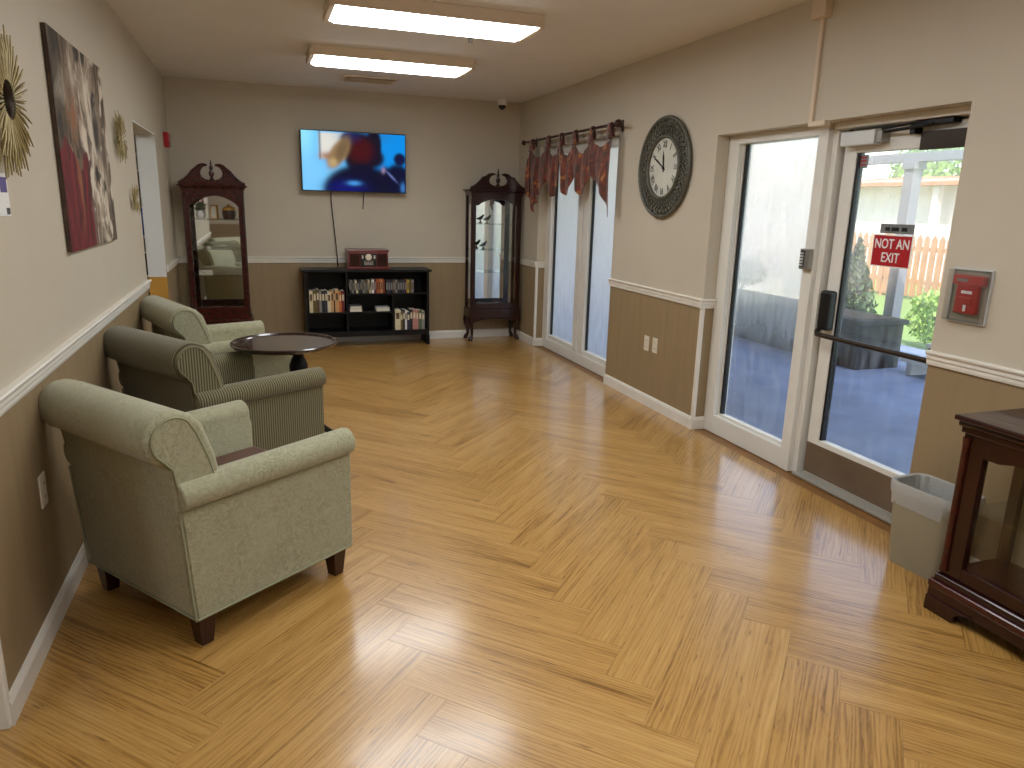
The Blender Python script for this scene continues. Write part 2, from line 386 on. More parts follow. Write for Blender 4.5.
# ------------------------------------------------------------------ walls, ceiling
YN = -3.2; XFAR = -4.0; T = .2
DY0, DY1, DZ = 2.345, 4.10, 1.93             # door + sidelight opening
WY0, WY1, WZ = 5.455, 7.18, 2.05             # far window opening
LY0, LY1, LZ = 5.63, 6.84, 1.96              # doorway in the left wall
LE = 2.11                                    # near end of the left wall
RZ = ZR-.03
def wallpair(name, label, uppers, lowers):
    bm = bmesh.new()
    for d in uppers: box(bm, *d)
    w = tag(obj(name, bm, 'wall_paint'), label, 'wall', kind='structure')
    if lowers:
        bm = bmesh.new()
        for d in lowers: box(bm, *d)
        obj('wainscot', bm, 'wainscot_paint', w)
    return w
wall_r = wallpair('wall_right', 'greige right wall with tan wainscot, windows and glass door', [
    (XR, XR+T, YN, DY0, RZ, H), (XR, XR+T, DY1, WY0, RZ, H), (XR, XR+T, WY1, YB+T, RZ, H), (XR, XR+T, DY0, DY1, DZ, H), (XR, XR+T, WY0, WY1, WZ, H)],
    [(XR, XR+T, YN, DY0, -.1, RZ), (XR, XR+T, DY1, WY0, -.1, RZ), (XR, XR+T, WY1, YB+T, -.1, RZ)])
TL = .14
wall_l = wallpair('wall_left', 'greige left wall with tan wainscot and a doorway', [
    (XL-TL, XL, LE, LY0, RZ, H), (XL-TL, XL, LY1, YB, RZ, H), (XL-TL, XL, LY0, LY1, LZ, H)],
    [(XL-TL, XL, LE, LY0, -.1, RZ), (XL-TL, XL, LY1, YB, -.1, RZ)])
wall_b = wallpair('wall_back', 'greige back wall with white chair rail behind the television', [(XL-TL, XR, YB, YB+T, RZ, H)], [(XL-TL, XR, YB, YB+T, -.1, RZ)])
wallpair('wall_near', 'greige wall behind the camera', [(XFAR-.2, XR+T, YN-.2, YN, RZ, H)], [(XFAR-.2, XR+T, YN-.2, YN, -.1, RZ)])
wallpair('wall_far_left', 'greige outer wall of the hall to the left', [(XFAR-.2, XFAR, YN, 9.9, RZ, H)], [(XFAR-.2, XFAR, YN, 9.9, -.1, RZ)])
wallpair('wall_side_room', 'pale end wall of the room beyond the doorway', [(XFAR, XL-TL, 9.7, 9.9, -.1, H), (XL-TL-.1, XL-TL, YB+T, 9.7, -.1, H)], None)
tag(bxo('ceiling', (XFAR-.2, XR+T, YN-.2, 9.9, H, H+.15), 'ceiling_paint'), 'off-white flat painted ceiling with two light fixtures', 'ceiling', kind='structure')
# white lining of the doorway's far jamb, tan paint below, coloured as if brightly lit
bxo('doorway_jamb', (XL-TL-.004, XL-.004, LY1-.012, LY1, .80, LZ), 'jamb_white', wall_l)
bxo('doorway_jamb_panel', (XL-TL-.004, XL-.004, LY1-.014, LY1, 0, .80), 'bright_tan', wall_l)
bxo('doorway_casing', (XL-TL-.012, XL-.002, LY0, LY1, LZ-.012, LZ), 'jamb_white', wall_l)

# trims: chair rail profile and baseboard along straight runs
def run(bm, prof, p0, p1, nrm):
    """prof: (out, z) polygon, extruded from p0 to p1 (2D), nrm = into the room"""
    A = [bm.verts.new((p0[0]+nrm[0]*a, p0[1]+nrm[1]*a, z)) for a, z in prof]
    B = [bm.verts.new((p1[0]+nrm[0]*a, p1[1]+nrm[1]*a, z)) for a, z in prof]
    k = len(prof); bm.faces.new(A); bm.faces.new(B[::-1])
    for i in range(k): bm.faces.new((A[i], B[i], B[(i+1) % k], A[(i+1) % k]))
RAIL = [(0, ZR-.062), (.010, ZR-.062), (.013, ZR-.052), (.013, ZR-.040), (.018, ZR-.034), (.018, ZR-.020), (.026, ZR-.012), (.028, ZR-.004), (.024, ZR), (0, ZR)]
BASE = [(0, 0), (.014, 0), (.014, .066), (.010, .076), (.006, .084), (0, .086)]
FD = .10                                      # frames sit this far behind the wall face
def trim(name, prof, runs, label, cat):
    bm = bmesh.new()
    for p0, p1, nr in runs: run(bm, prof, p0, p1, nr)
    return tag(obj(name, bm, 'white_trim'), label, cat, kind='structure')
trim('trim_1', RAIL, [((XL, LE), (XL, LY0), (1, 0))], 'white chair rail along the left wall above the armchairs', 'chair rail')
trim('trim_2', RAIL, [((XL, LY1), (XL, YB), (1, 0))], 'short white chair rail between doorway and back corner', 'chair rail')
trim('trim_3', RAIL, [((XL, YB), (XR, YB), (0, -1))], 'white chair rail across the back wall under the television', 'chair rail')
trim('trim_4', RAIL, [((XR, WY1), (XR, YB), (-1, 0)), ((XR, WY1), (XR+FD, WY1), (0, -1))], 'short white chair rail between corner and far window', 'chair rail')
trim('trim_5', RAIL, [((XR, DY1), (XR, WY0), (-1, 0)), ((XR-.028, DY1), (XR+FD, DY1), (0, -1))], 'white chair rail below the round clock', 'chair rail')
trim('trim_6', RAIL, [((XR, YN), (XR, DY0), (-1, 0))], 'white chair rail right of the glass door', 'chair rail')
trim('baseboard_left', BASE, [((XL, LE), (XL, LY0), (1, 0)), ((XL, LY1), (XL, YB), (1, 0))], 'white baseboard along the left wall', 'baseboard')
trim('baseboard_back', BASE, [((XL, YB), (XR, YB), (0, -1))], 'white baseboard along the back wall', 'baseboard')
trim('baseboard_right', BASE, [((XR, WY1), (XR, YB), (-1, 0)), ((XR, WY1), (XR+FD, WY1), (0, -1)), ((XR, DY1), (XR, WY0), (-1, 0)), ((XR-.014, DY1), (XR+FD, DY1), (0, -1)), ((XR, YN), (XR, DY0), (-1, 0))], 'white baseboard along the right wall', 'baseboard')
def corner(name, y, label, side=-1):
    bm = bmesh.new(); 
    box(bm, XR-.006, XR+.018, y-.006, y+.022, .085, ZR-.06)
    return tag(obj(name, bm, 'white_trim', bevel=.003), label, 'corner trim', kind='structure')
corner('trim_7', DY1, 'white vertical corner strip beside the sidelight window')
corner('trim_8', WY1, 'white vertical corner strip at the far window recess')
bm = bmesh.new(); box(bm, XL-.02, XL+.008, LE-.014, LE+.018, 0, ZR-.06)
tag(obj('trim_9', bm, 'white_trim', bevel=.005), 'white corner guard at the near end of the left wall', 'corner trim', kind='structure')

# ------------------------------------------------------------------ windows and glass door in the right wall
def frame_bars(parent, bars, z0, z1, name, material='frame_white', bevel=.004):
    for x0, x1, y0, y1 in bars:
        bxo(name, (x0, x1, y0, y1, z0, z1), material, parent, bevel=bevel)
def pane(parent, x0, x1, y0, y1, material, z=-.03):
    return bxo('pane', (x0, x1, y0, y1, z-.003, z+.003), material, parent)
# local: x = right (-y world), y = up, z = toward the room; origin on the frame's face
win1 = wallthing('window_1', 'R', (XR+FD, WY1, 0), 'tall white-framed two-pane window under the rust valance', 'window', kind='structure')
ww = WY1-WY0
yy = lambda wy, o0: o0-wy
frame_bars(win1, [(0, .125, 0, WZ), (ww-.03, ww, 0, WZ)], -.09, .012, 'window_frame')
frame_bars(win1, [(.125, ww-.03, 0, .10), (.125, ww-.03, WZ-.08, WZ)], -.09, .012, 'window_frame')
a0, a1 = WY1-6.385, WY1-6.17
frame_bars(win1, [(a0, a0+.10, .10, WZ-.08)], -.09, .012, 'mullion'); frame_bars(win1, [(a0+.11, a1, .10, WZ-.08)], -.075, .0, 'mullion')
frame_bars(win1, [(.125, a0, .10, .145), (a1, ww-.03, .10, .145)], -.07, -.005, 'sash_rail')
frame_bars(win1, [(.125, .150, .145, WZ-.08), (a1, a1+.02, .145, WZ-.08)], -.06, -.03, 'gasket', 'black_plastic', 0)
pane(win1, .15, a0, .145, WZ-.08, 'fog_all', -.05); pane(win1, a1+.02, ww-.03, .145, WZ-.08, 'fog_all', -.05)
# sidelight
SY1 = 3.30
win2 = wallthing('window_2', 'R', (XR+FD, DY1, 0), 'tall fogged sidelight window left of the glass door', 'window', kind='structure')
sw = DY1-SY1
frame_bars(win2, [(0, .105, 0, DZ), (.105, sw, 0, .125), (.105, sw, DZ-.055, DZ)], -.09, .012, 'window_frame')
frame_bars(win2, [(.105, sw, .125, .14), (.105, .118, .14, DZ-.055)], -.06, -.02, 'glazing_bead', 'frame_white', .002)
frame_bars(win2, [(.118, .142, .14, DZ-.055)], -.055, -.03, 'gasket', 'black_plastic', 0)
pane(win2, .142, sw, .14, DZ-.055, 'fog_low', -.045)
# mullion post between sidelight and door (part of the door's frame)
door = wallthing('door_1', 'R', (XR+FD, SY1, 0), 'white-framed glass exit door with dark push bar', 'door', kind='structure')
dw = SY1-DY0                                   # whole door zone incl. post
frame_bars(door, [(0, .075, 0, DZ)], -.10, .018, 'post'); frame_bars(door, [(.075, .115, 0, DZ)], -.10, -.012, 'post')
frame_bars(door, [(.115, dw+.02, DZ-.035, DZ)], -.10, .012, 'head_frame'); frame_bars(door, [(.115, dw+.02, 0, .018)], -.12, .02, 'threshold', 'alu')
frame_bars(door, [(.115, dw+.06, DZ-.075, DZ)], -.115, -.092, 'door_stop')
lx0, lx1 = .135, 1.0; LZ_ = -.045
frame_bars(door, [(.115, .134, .018, DZ-.035)], -.09, -.075, 'seal', 'black_plastic', 0)
frame_bars(door, [(lx0, lx0+.085, .02, DZ-.045)], -.09, LZ_, 'stile'); frame_bars(door, [(lx1-.085, lx1, .02, DZ-.045)], -.09, LZ_, 'stile')
frame_bars(door, [(lx0+.085, lx1-.085, .02, .235), (lx0+.085, lx1-.085, 1.775, DZ-.045)], -.09, LZ_, 'rail')
frame_bars(door, [(lx0+.085, lx0+.10, .235, 1.775)], -.085, -.052, 'gasket', 'black_plastic', 0)
pane(door, lx0+.10, lx1-.085, .235, 1.775, 'fog_door', -.068)
bxo('kick_plate', (lx0+.005, lx1-.005, .03, .205, LZ_, LZ_+.004), 'kick_metal', door)
# push bar with latch box
bm = bmesh.new(); box(bm, lx0+.012, lx0+.088, .855, 1.07, LZ_, LZ_+.055)
lb = obj('latch_box', bm, 'black_plastic', door, bevel=.015, seg=3)
bm = bmesh.new(); tube(bm, [(lx0+.03, .87, LZ_+.04), (lx0+.03, .845, LZ_+.06), (lx0+.05, .835, LZ_+.075), (lx0+.12, .835, LZ_+.08), (lx1-.10, .835, LZ_+.08), (lx1-.05, .835, LZ_+.07), (lx1-.04, .835, LZ_)], .013, 10)
obj('push_bar', bm, 'bronze_metal', door, smooth=60)
# closer: body, arm, shoe plate
bm = bmesh.new(); box(bm, .165, .385, 1.805, 1.875, LZ_, LZ_+.065)
cl = obj('closer_body', bm, 'light_metal', door, bevel=.005)
bxo('closer_cap', (.385, .42, 1.812, 1.868, LZ_, LZ_+.055), 'silver_grille', cl, bevel=.004)
bm = bmesh.new(); tube(bm, [(.40, 1.86, LZ_+.035), (.56, 1.862, LZ_+.06), (.70, 1.872, LZ_+.05)], .008, 8); tube(bm, [(.40, 1.875, LZ_+.035), (.62, 1.885, LZ_+.05), (.78, 1.885, LZ_+.03)], .006, 8)
obj('closer_arm', bm, 'black_metal', cl, smooth=60)
bxo('closer_bracket', (.60, .80, 1.868, 1.892, LZ_-.02, LZ_+.05), 'black_metal', door, bevel=.004)
bxo('closer_knuckle', (.575, .605, 1.835, 1.885, LZ_, LZ_+.05), 'black_metal', door, bevel=.004)
bxo('head_plate', (.615, lx1-.02, 1.765, 1.845, LZ_, LZ_+.02), 'bronze_metal', door, bevel=.003)
# sign stuck on the glass
PZ = XR+FD+.068-.004
sg = wallthing('exit_sign', 'R', (PZ, 2.79, 1.30), 'red NOT AN EXIT sign on the glass door', 'sign')
bxo('plate', (-.118, .118, -.078, .078, 0, .003), 'sign_white', sg); rf_ = bxo('red_field', (-.113, .113, -.073, .073, .003, .0036), 'sign_red', sg)
for k, (s_, yv) in enumerate((('NOT AN', .032), ('EXIT', -.034))):
    o = obj('lettering', textmesh(s_, .066), 'sign_white', rf_, loc=(0, yv, .004)); o.scale = (.80, 1.0, 1)
st = wallthing('door_sticker', 'R', (PZ, 2.775, 1.408), 'small grey sticker above the red sign on the door', 'sticker')
bxo('plate', (-.10, .10, -.024, .022, 0, .002), 'label_grey', st)
for xx, w_ in ((-.055, .03), (-.01, .045), (.045, .035)): bxo('mark', (xx-w_/2, xx+w_/2, -.012, .006, .002, .0026), 'black_plastic', st)
st = wallthing('door_decal', 'R', (PZ, 3.045, 1.735), 'faded square decal in the upper corner of the door glass', 'sticker')
bxo('plate', (-.03, .03, -.035, .03, 0, .002), 'label_grey', st)
for yv in (-.018, .0, .016): bxo('mark', (-.02, .02, yv-.004, yv+.004, .002, .0026), 'red_plastic', st)
kp = wallthing('keypad', 'R', (XR+FD-.019, SY1-.03, 1.17), 'grey keypad with black keys on the door post', 'keypad')
bxo('body', (-.028, .045, 0, .112, 0, .03), 'silver_grille', kp, bevel=.004); kf = bxo('face', (-.020, .012, .012, .10, .03, .033), 'black_plastic', kp)
for r_ in range(5): bxo('key', (-.016, .008, .018+r_*.016, .028+r_*.016, .033, .037), 'light_metal', kf)

# raceway from the ceiling to the door head
rc = wallthing('wire_raceway', 'R', (XR, 3.262, 1.93), 'beige surface conduit running up from the door head to the ceiling', 'conduit')
bxo('channel', (-.013, .013, .0, .505, 0, .018), 'fixture_paint', rc, bevel=.003); bxo('junction_box', (-.05, .05, .495, H-1.93, 0, .045), 'fixture_paint', rc, bevel=.004)
bxo('elbow', (-.013, .11, -.022, .004, -.02, .018), 'fixture_paint', rc, bevel=.003)

# ------------------------------------------------------------------ outside
def outdoor(name, bm, m, label, cat, kind=None, **k): return tag(obj(name, bm, m, **k), label, cat, kind=kind)
XO = XR+T
bm = bmesh.new(); box(bm, XO, 7.2, -2, 10.0, -.2, -.02); outdoor('patio_floor', bm, 'paver', 'blue-grey concrete patio outside the glass door', 'patio', 'structure')
bm = bmesh.new(); box(bm, -30, 60, -30, 60, -.5, -.21); outdoor('ground', bm, 'grass', 'green lawn beyond the patio', 'lawn', 'structure')
bm = bmesh.new(); box(bm, 7.2, 20, -6, 22, -.3, -.06); outdoor('lawn', bm, 'grass', 'sunlit green lawn in front of the fence', 'lawn', 'structure')
pw = thing('planter_box', 'dark low planter box along the patio edge', 'planter', (5.5, 7.3, -.02))
bxo('body', (0, .55, -1.85, 2.6, 0, .44), 'dark_planter', pw, bevel=.01); bxo('coping', (-.03, .58, -1.88, 2.63, .44, .49), 'dark_planter', pw, bevel=.01)
bxo('soil', (.05, .5, -1.8, 2.55, .49, .495), 'bark', pw)
tw = thing('garden_step', 'pale timber steps at the patio edge', 'steps', (6.0, 4.72, -.02))
for k in range(2): bxo('tread', (-.15+k*.32, .15+k*.32, -.9, .55, .12+k*.12, .16+k*.12), 'board_white', tw, bevel=.004)
for k in (-.8, .45): bxo('stringer', (-.12, .45, k-.03, k+.03, 0, .13), 'board_white', tw)
pt = thing('patio_post', 'grey square post holding the patio beam', 'post', (6.35, 5.9, -.02))
bxo('shaft', (-.06, .06, -.06, .06, 0, 2.0), 'post_grey', pt, bevel=.005); bxo('foot', (-.09, .09, -.09, .09, 0, .06), 'post_grey', pt, bevel=.005)
bxo('cap', (-.08, .08, -.08, .08, 1.95, 2.02), 'post_grey', pt, bevel=.005)
bm = bmesh.new(); box(bm, 6.29, 6.41, 1.5, 6.9, 2.0, 2.09); outdoor('patio_beam', bm, 'post_grey', 'grey horizontal beam on the patio post', 'beam', bevel=.004)
bm = bmesh.new(); prism(bm, [(XO, 2.60), (5.3, 2.48), (5.3, 2.58), (XO, 2.72)], -2, 10, 'y'); outdoor('patio_roof', bm, 'stucco', 'white sloping roof over the patio', 'roof', 'structure')
bm = bmesh.new(); box(bm, XO, 9.0, 10.0, 10.3, -.2, 3.0); outdoor('wing_wall', bm, 'stucco', 'pale stucco wall of the neighbouring wing', 'wall', 'structure')
fn = thing('garden_fence', 'tan wooden picket fence behind the lawn', 'fence', (11.6, 7.2, -.06))
pick = None
for k in range(38):
    yv = k*.16
    if pick is None:
        bm = bmesh.new(); prism(bm, [(-.055, .06), (.055, .06), (.055, 1.12), (.0, 1.2), (-.055, 1.12)], -.012, .012, 'x'); pick = finish(bm, 'picket')
    o = obj('picket', pick, 'fence_wood', fn); o.location = (0, yv, 0)
for zz in (.3, .9): bxo('fence_rail', (.012, .05, -.1, 6.1, zz, zz+.08), 'fence_wood', fn)
for k in range(4): bxo('fence_post', (.012, .1, -.1+k*2.0, 0+k*2.0, 0, 1.2), 'fence_wood', fn)
nb = thing('white_house', 'white neighbouring building with orange tiled eave', 'building', (14.5, 10.0, -.06))
bxo('wall', (0, 3, -8, 5.5, 0, 2.35), 'stucco', nb)
bm = bmesh.new(); prism(bm, [(-.5, 2.27), (1.5, 2.5), (3.5, 2.27), (3.5, 2.2), (-.5, 2.2)], -8.4, 5.9, 'y'); obj('roof', bm, 'roof_tile', nb)
for k in range(3): bxo('column', (-.35, -.2, -2+k*2.2, -1.85+k*2.2, 0, 2.25), 'stucco', nb)
rng = random.Random(4)
def leaves(bm, c, rad, n, size, squash=1.0, shape=None):
    for k in range(n):
        while True:
            p = Vector((rng.uniform(-1, 1), rng.uniform(-1, 1), rng.uniform(-1, 1)))
            if .35 < p.length < 1: break
        if shape == 'cone':
            h = (p.z+1)/2; p.x *= (1.05-h); p.y *= (1.05-h)
        q = Vector((c[0]+p.x*rad, c[1]+p.y*rad, c[2]+p.z*rad*squash))
        d = Vector((rng.gauss(0, 1), rng.gauss(0, 1), rng.gauss(0, .7))).normalized(); e_ = d.orthogonal().normalized()
        f_ = d.cross(e_); s_ = size*rng.uniform(.6, 1.3)
        v = [bm.verts.new(q+e_*s_), bm.verts.new(q+f_*s_*.45), bm.verts.new(q-e_*s_), bm.verts.new(q-f_*s_*.45)]
        bm.faces.new(v)
def plant(name, base, c, rad, n, size, squash, m, label, cat, shape=None, group=None):
    t = thing(name, label, cat, base, group=group)
    bm = bmesh.new(); leaves(bm, (0, 0, c), rad, n, size, squash, shape); o = obj('foliage', finish(bm, 'foliage', recalc=False), m, t); o['kind'] = 'stuff'
    bm = bmesh.new(); tube(bm, [(0, 0, 0), (.02, .01, c*.6), (0, 0, c+.2*rad)], [max(.015, .07*rad), .05*rad, .02*rad], 7); obj('trunk', bm, 'bark', t, smooth=60)
plant('conical_shrub', (6.62, 6.75, -.02), .62, .42, 1600, .045, 1.5, 'leaf_dark', 'dark conical shrub standing behind the planter wall', 'shrub', 'cone')
plant('round_shrub', (7.45, 6.3, -.06), .34, .3, 800, .04, .9, 'leaf_light', 'light green bushy shrub beside the conical one', 'shrub')
plant('planter_bush', (5.8, 7.75, .478), .26, .30, 700, .035, .6, 'leaf_light', 'small bright bush growing in the dark planter', 'shrub')
plant('low_shrub', (9.4, 7.9, -.06), .25, .4, 900, .045, .6, 'leaf_light', 'low bright shrub on the lawn', 'shrub')
for k, (xx, yv, rr, lab) in enumerate(((22.5, 18.5, 2.5, 'broad green tree behind the white house, leftmost in the door glass'), (23.0, 13.2, 2.5, 'pale green tree behind the white house, middle of the door glass'), (22.5, 7.9, 2.5, 'green tree behind the white house, rightmost in the door glass'))):
    plant('garden_tree', (xx, yv, -.2), 3.2, rr, 5000, .13, .75, 'leaf_light', lab, 'tree', group='trees behind the white house')

# ------------------------------------------------------------------ ceiling fixtures
def fixture(x0, x1, y0, y1, label):
    t = wallthing('ceiling_light', 'C', ((x0+x1)/2, (y0+y1)/2, H), label, 'ceiling light', 'fluorescent ceiling lights')
    w, d = (x1-x0)/2, (y1-y0)/2
    bm = bmesh.new()                            # tapered housing
    a = [bm.verts.new((sx*w, sy*d, 0)) for sx, sy in ((-1, -1), (1, -1), (1, 1), (-1, 1))]
    b_ = [bm.verts.new((sx*(w-.028), sy*(d-.02), .066)) for sx, sy in ((-1, -1), (1, -1), (1, 1), (-1, 1))]
    bm.faces.new(a); bm.faces.new(b_[::-1])
    for i in range(4): bm.faces.new((a[i], b_[i], b_[(i+1) % 4], a[(i+1) % 4]))
    obj('housing', bm, 'fixture_paint', t, bevel=.004)
    bm = bmesh.new()
    a = [bm.verts.new((sx*(w-.034), sy*(d-.026), .066)) for sx, sy in ((-1, -1), (1, -1), (1, 1), (-1, 1))]
    b_ = [bm.verts.new((sx*(w-.06), sy*(d-.05), .082)) for sx, sy in ((-1, -1), (1, -1), (1, 1), (-1, 1))]
    bm.faces.new(b_[::-1])
    for i in range(4): bm.faces.new((a[i], b_[i], b_[(i+1) % 4], a[(i+1) % 4]))
    obj('diffuser', bm, 'lens', t)
    bxo('end_cap', (-w+.0, -w+.03, -d+.01, d-.01, .03, .072), 'fixture_paint', t, bevel=.003); bxo('end_cap', (w-.03, w, -d+.01, d-.01, .03, .072), 'fixture_paint', t, bevel=.003)
fixture(.43, 1.65, 5.69, 6.13, 'white fluorescent ceiling light nearest the back wall')
fixture(.43, 1.65, 4.25, 4.67, 'white fluorescent ceiling light at the top edge of the view')
fixture(.43, 1.65, 2.81, 3.23, 'white fluorescent ceiling light just in front of the camera')
fixture(.43, 1.65, 1.37, 1.79, 'white fluorescent ceiling light above the low console')
fixture(.43, 1.65, -.07, .35, 'white fluorescent ceiling light just behind the camera')
fixture(-2.9, -1.7, .3, .72, 'white fluorescent ceiling light in the side hall')
fixture(-2.9, -1.7, 6.0, 6.42, 'white fluorescent ceiling light in the room beyond the doorway')
fixture(.43, 1.65, -1.51, -1.09, 'white fluorescent ceiling light over the near wall')

vt = wallthing('ceiling_vent', 'C', (1.04, 7.03, H), 'small off-white ceiling vent near the back wall', 'vent')
for d in ((-.24, .24, -.15, -.12), (-.24, .24, .12, .15), (-.24, -.21, -.12, .12), (.21, .24, -.12, .12)): bxo('frame', d+(0, .012), 'fixture_paint', vt, bevel=.002)
bxo('backing', (-.21, .21, -.12, .12, -.0, .002), 'black_plastic', vt)
for k in range(7):
    bm = bmesh.new(); yv = -.10+k*.033; prism(bm, [(yv-.016, .004), (yv+.010, .022), (yv+.013, .020), (yv-.013, .002)], -.21, .21, 'x'); obj('slat', bm, 'fixture_paint', vt)
dc = wallthing('dome_camera', 'C', (2.50, 7.62, H), 'white ceiling dome camera with dark lens in the back corner', 'security camera')
bm = bmesh.new(); lathe(bm, [(.045, 0), (.05, .01), (.05, .05), (.042, .062)], 20); obj('housing', bm, 'sign_white', dc, smooth=40)
bm = bmesh.new(); lathe(bm, [(.04, .06)]+[(.04*math.cos(a*PI/12), .06+.045*math.sin(a*PI/12)) for a in range(1, 6)]+[(.002, .106)], 18); obj('dome', bm, 'black_plastic', dc, smooth=60)
sp = wallthing('sprinkler_head', 'C', (1.40, 4.97, H), 'small metal sprinkler head between the ceiling lights', 'sprinkler')
bm = bmesh.new(); lathe(bm, [(.035, 0), (.035, .006), (.02, .012), (.012, .014)], 16); obj('escutcheon', bm, 'light_metal', sp, smooth=40)
bm = bmesh.new(); lathe(bm, [(.008, .012), (.008, .03), (.006, .034), (.018, .036), (.018, .038)], 12); obj('deflector', bm, 'silver_grille', sp, smooth=40)
for s_ in (-1, 1):
    bm = bmesh.new(); tube(bm, [(s_*.010, 0, .014), (s_*.014, 0, .024), (s_*.004, 0, .036)], .0025, 6); obj('frame_arm', bm, 'silver_grille', sp)

# ------------------------------------------------------------------ armchairs
def armchair(label, loc, ang, style, brown=False):
    fx, fy, pipe = ('sage', 'sage', 'sage_piping') if style == 'sage' else ('stripe_x', 'stripe_y', 'olive_piping')
    t = thing('armchair', label, 'armchair', (loc[0], loc[1], 0), math.radians(ang), 'green upholstered armchairs along the left wall')
    Z0 = .115
    # front rail and seat deck
    bm = bmesh.new(); box(bm, -.26, .335, -.262, .262, Z0, .285); obj('seat_frame', bm, fy, t, bevel=.012, seg=3)
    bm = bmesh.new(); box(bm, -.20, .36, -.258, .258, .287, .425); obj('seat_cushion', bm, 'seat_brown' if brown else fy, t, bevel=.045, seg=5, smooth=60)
    for s in (-1, 1):
        # arm section (y, z): flat outer panel, roll on top
        sec = [(.262, Z0), (.345, Z0), (.347, .515)]
        sec += arcpts(.325, .556, .054, -50, 195, 14)
        sec += [(.264, .515)]
        bm = bmesh.new(); prism(bm, [(s*a, b) for a, b in sec], -.33, .352, 'x')
        for v in bm.verts:
            if v.co.x < 0: v.co.x = -.338-(v.co.z-Z0)*.068
        arm = obj('arm', bm, fx, t, bevel=.016, seg=3, smooth=50)
        # front face scroll piping of the arm
        bm = bmesh.new(); tube(bm, [(.352, s*a, b) for a, b in arcpts(.325, .556, .042, -60, 195, 14)]+[(.350, s*.278, .515), (.350, s*.278, .14)], .004, 6)
        obj('piping', bm, pipe, arm, smooth=80)
        bm = bmesh.new(); tube(bm, [(-.36, s*.349, .508), (.335, s*.349, .508)], .004, 6); obj('piping', bm, pipe, arm, smooth=80)
        bm = bmesh.new(); tube(bm, [(-.342, s*.347, Z0+.004), (.343, s*.347, Z0+.004)], .0045, 6); obj('piping', bm, pipe, arm, smooth=80)
    # back: (x, z) section, inner face, roll over, rear panel
    sec = [(-.175, .30), (-.195, .50), (-.222, .66), (-.262, .775), (-.30, .815)]
    sec += arcpts(-.368, .748, .088, 62, 262, 18)
    sec += [(-.378, .60), (-.343, Z0), (-.24, Z0)]
    bm = bmesh.new(); prism(bm, sec, -.338, .338, 'y'); back = obj('backrest', bm, fy, t, bevel=.016, seg=3, smooth=45)
    for s in (-1, 1):
        ear = [(-.232, .565), (-.255, .66), (-.292, .755)]+arcpts(-.368, .748, .070, 42, 215, 14)+[(-.408, .69), (-.378, .655), (-.366, .565)]
        bm = bmesh.new(); prism(bm, ear, s*.325, s*.346, 'y'); ear_ = obj('ear_panel', bm, fx, t, bevel=.006, smooth=50)
        bm = bmesh.new(); tube(bm, [(a, s*.345, b) for a, b in ear], .0045, 6, closed=True); obj('piping', bm, pipe, ear_, smooth=80)
        bm = bmesh.new(); tube(bm, [(-.343, s*.342, Z0), (-.368, s*.342, .51)], .0045, 6); obj('piping', bm, pipe, back, smooth=80)
    bm = bmesh.new(); tube(bm, [(-.343, -.345, Z0+.004), (-.343, .345, Z0+.004)], .0045, 6); obj('piping', bm, pipe, back, smooth=80)
    for sx in (-1, 1):
        for sy in (-1, 1):
            bm = bmesh.new(); c = (sx*.295, sy*.30)
            a = [bm.verts.new((c[0]+i*.022, c[1]+j*.022, 0)) for i, j in ((-1, -1), (1, -1), (1, 1), (-1, 1))]
            b_ = [bm.verts.new((c[0]+i*.034, c[1]+j*.034, Z0+.012)) for i, j in ((-1, -1), (1, -1), (1, 1), (-1, 1))]
            bm.faces.new(a[::-1]); bm.faces.new(b_)
            for i in range(4): bm.faces.new((a[i], a[(i+1) % 4], b_[(i+1) % 4], b_[i]))
            obj('leg', bm, 'dark_leg', t, bevel=.003)
    return t
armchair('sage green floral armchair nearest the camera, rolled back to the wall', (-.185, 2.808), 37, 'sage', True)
armchair('olive pinstriped armchair between the two plain sage armchairs', (-.190, 3.952), 34.3, 'stripe')
armchair('sage green armchair farthest away, behind the round table', (-.205, 5.085), 21.6, 'sage')

# round pedestal table
tb = thing('pedestal_table', 'round dark wood pedestal table between the armchairs', 'table', (.125, 4.385, 0))
TZ = .655
bm = bmesh.new(); lathe(bm, [(.02, TZ-.026), (.270, TZ-.026), (.288, TZ-.020), (.300, TZ-.010), (.304, TZ+.001), (.298, TZ+.006), (.288, TZ+.006), (.280, TZ-.003), (.02, TZ-.004)], 56); obj('table_top', bm, 'table_wood', tb, smooth=35)
bm = bmesh.new(); lathe(bm, [(.10, TZ-.06), (.105, TZ-.026), (.05, TZ-.026)], 4, (.075, .06, 0)); obj('top_block', bm, 'black_wood', tb)
bm = bmesh.new(); lathe(bm, [(.03, .12), (.045, .14), (.05, .17), (.03, .20), (.026, .24), (.034, .34), (.05, .44), (.055, .50), (.04, .54), (.03, .56), (.045, .58), (.06, .60)], 24, (.075, .06, 0)); obj('column', bm, 'black_wood', tb, smooth=40)
for k in range(3):
    a = math.radians(30+k*120); bm = bmesh.new()
    tube(bm, [(.075+math.cos(a)*r_, .06+math.sin(a)*r_, z_) for r_, z_ in ((.02, .16), (.08, .15), (.15, .08), (.21, .03), (.25, .018))], [.026, .024, .02, .018, .016], 10); obj('foot', bm, 'black_wood', tb, smooth=60)

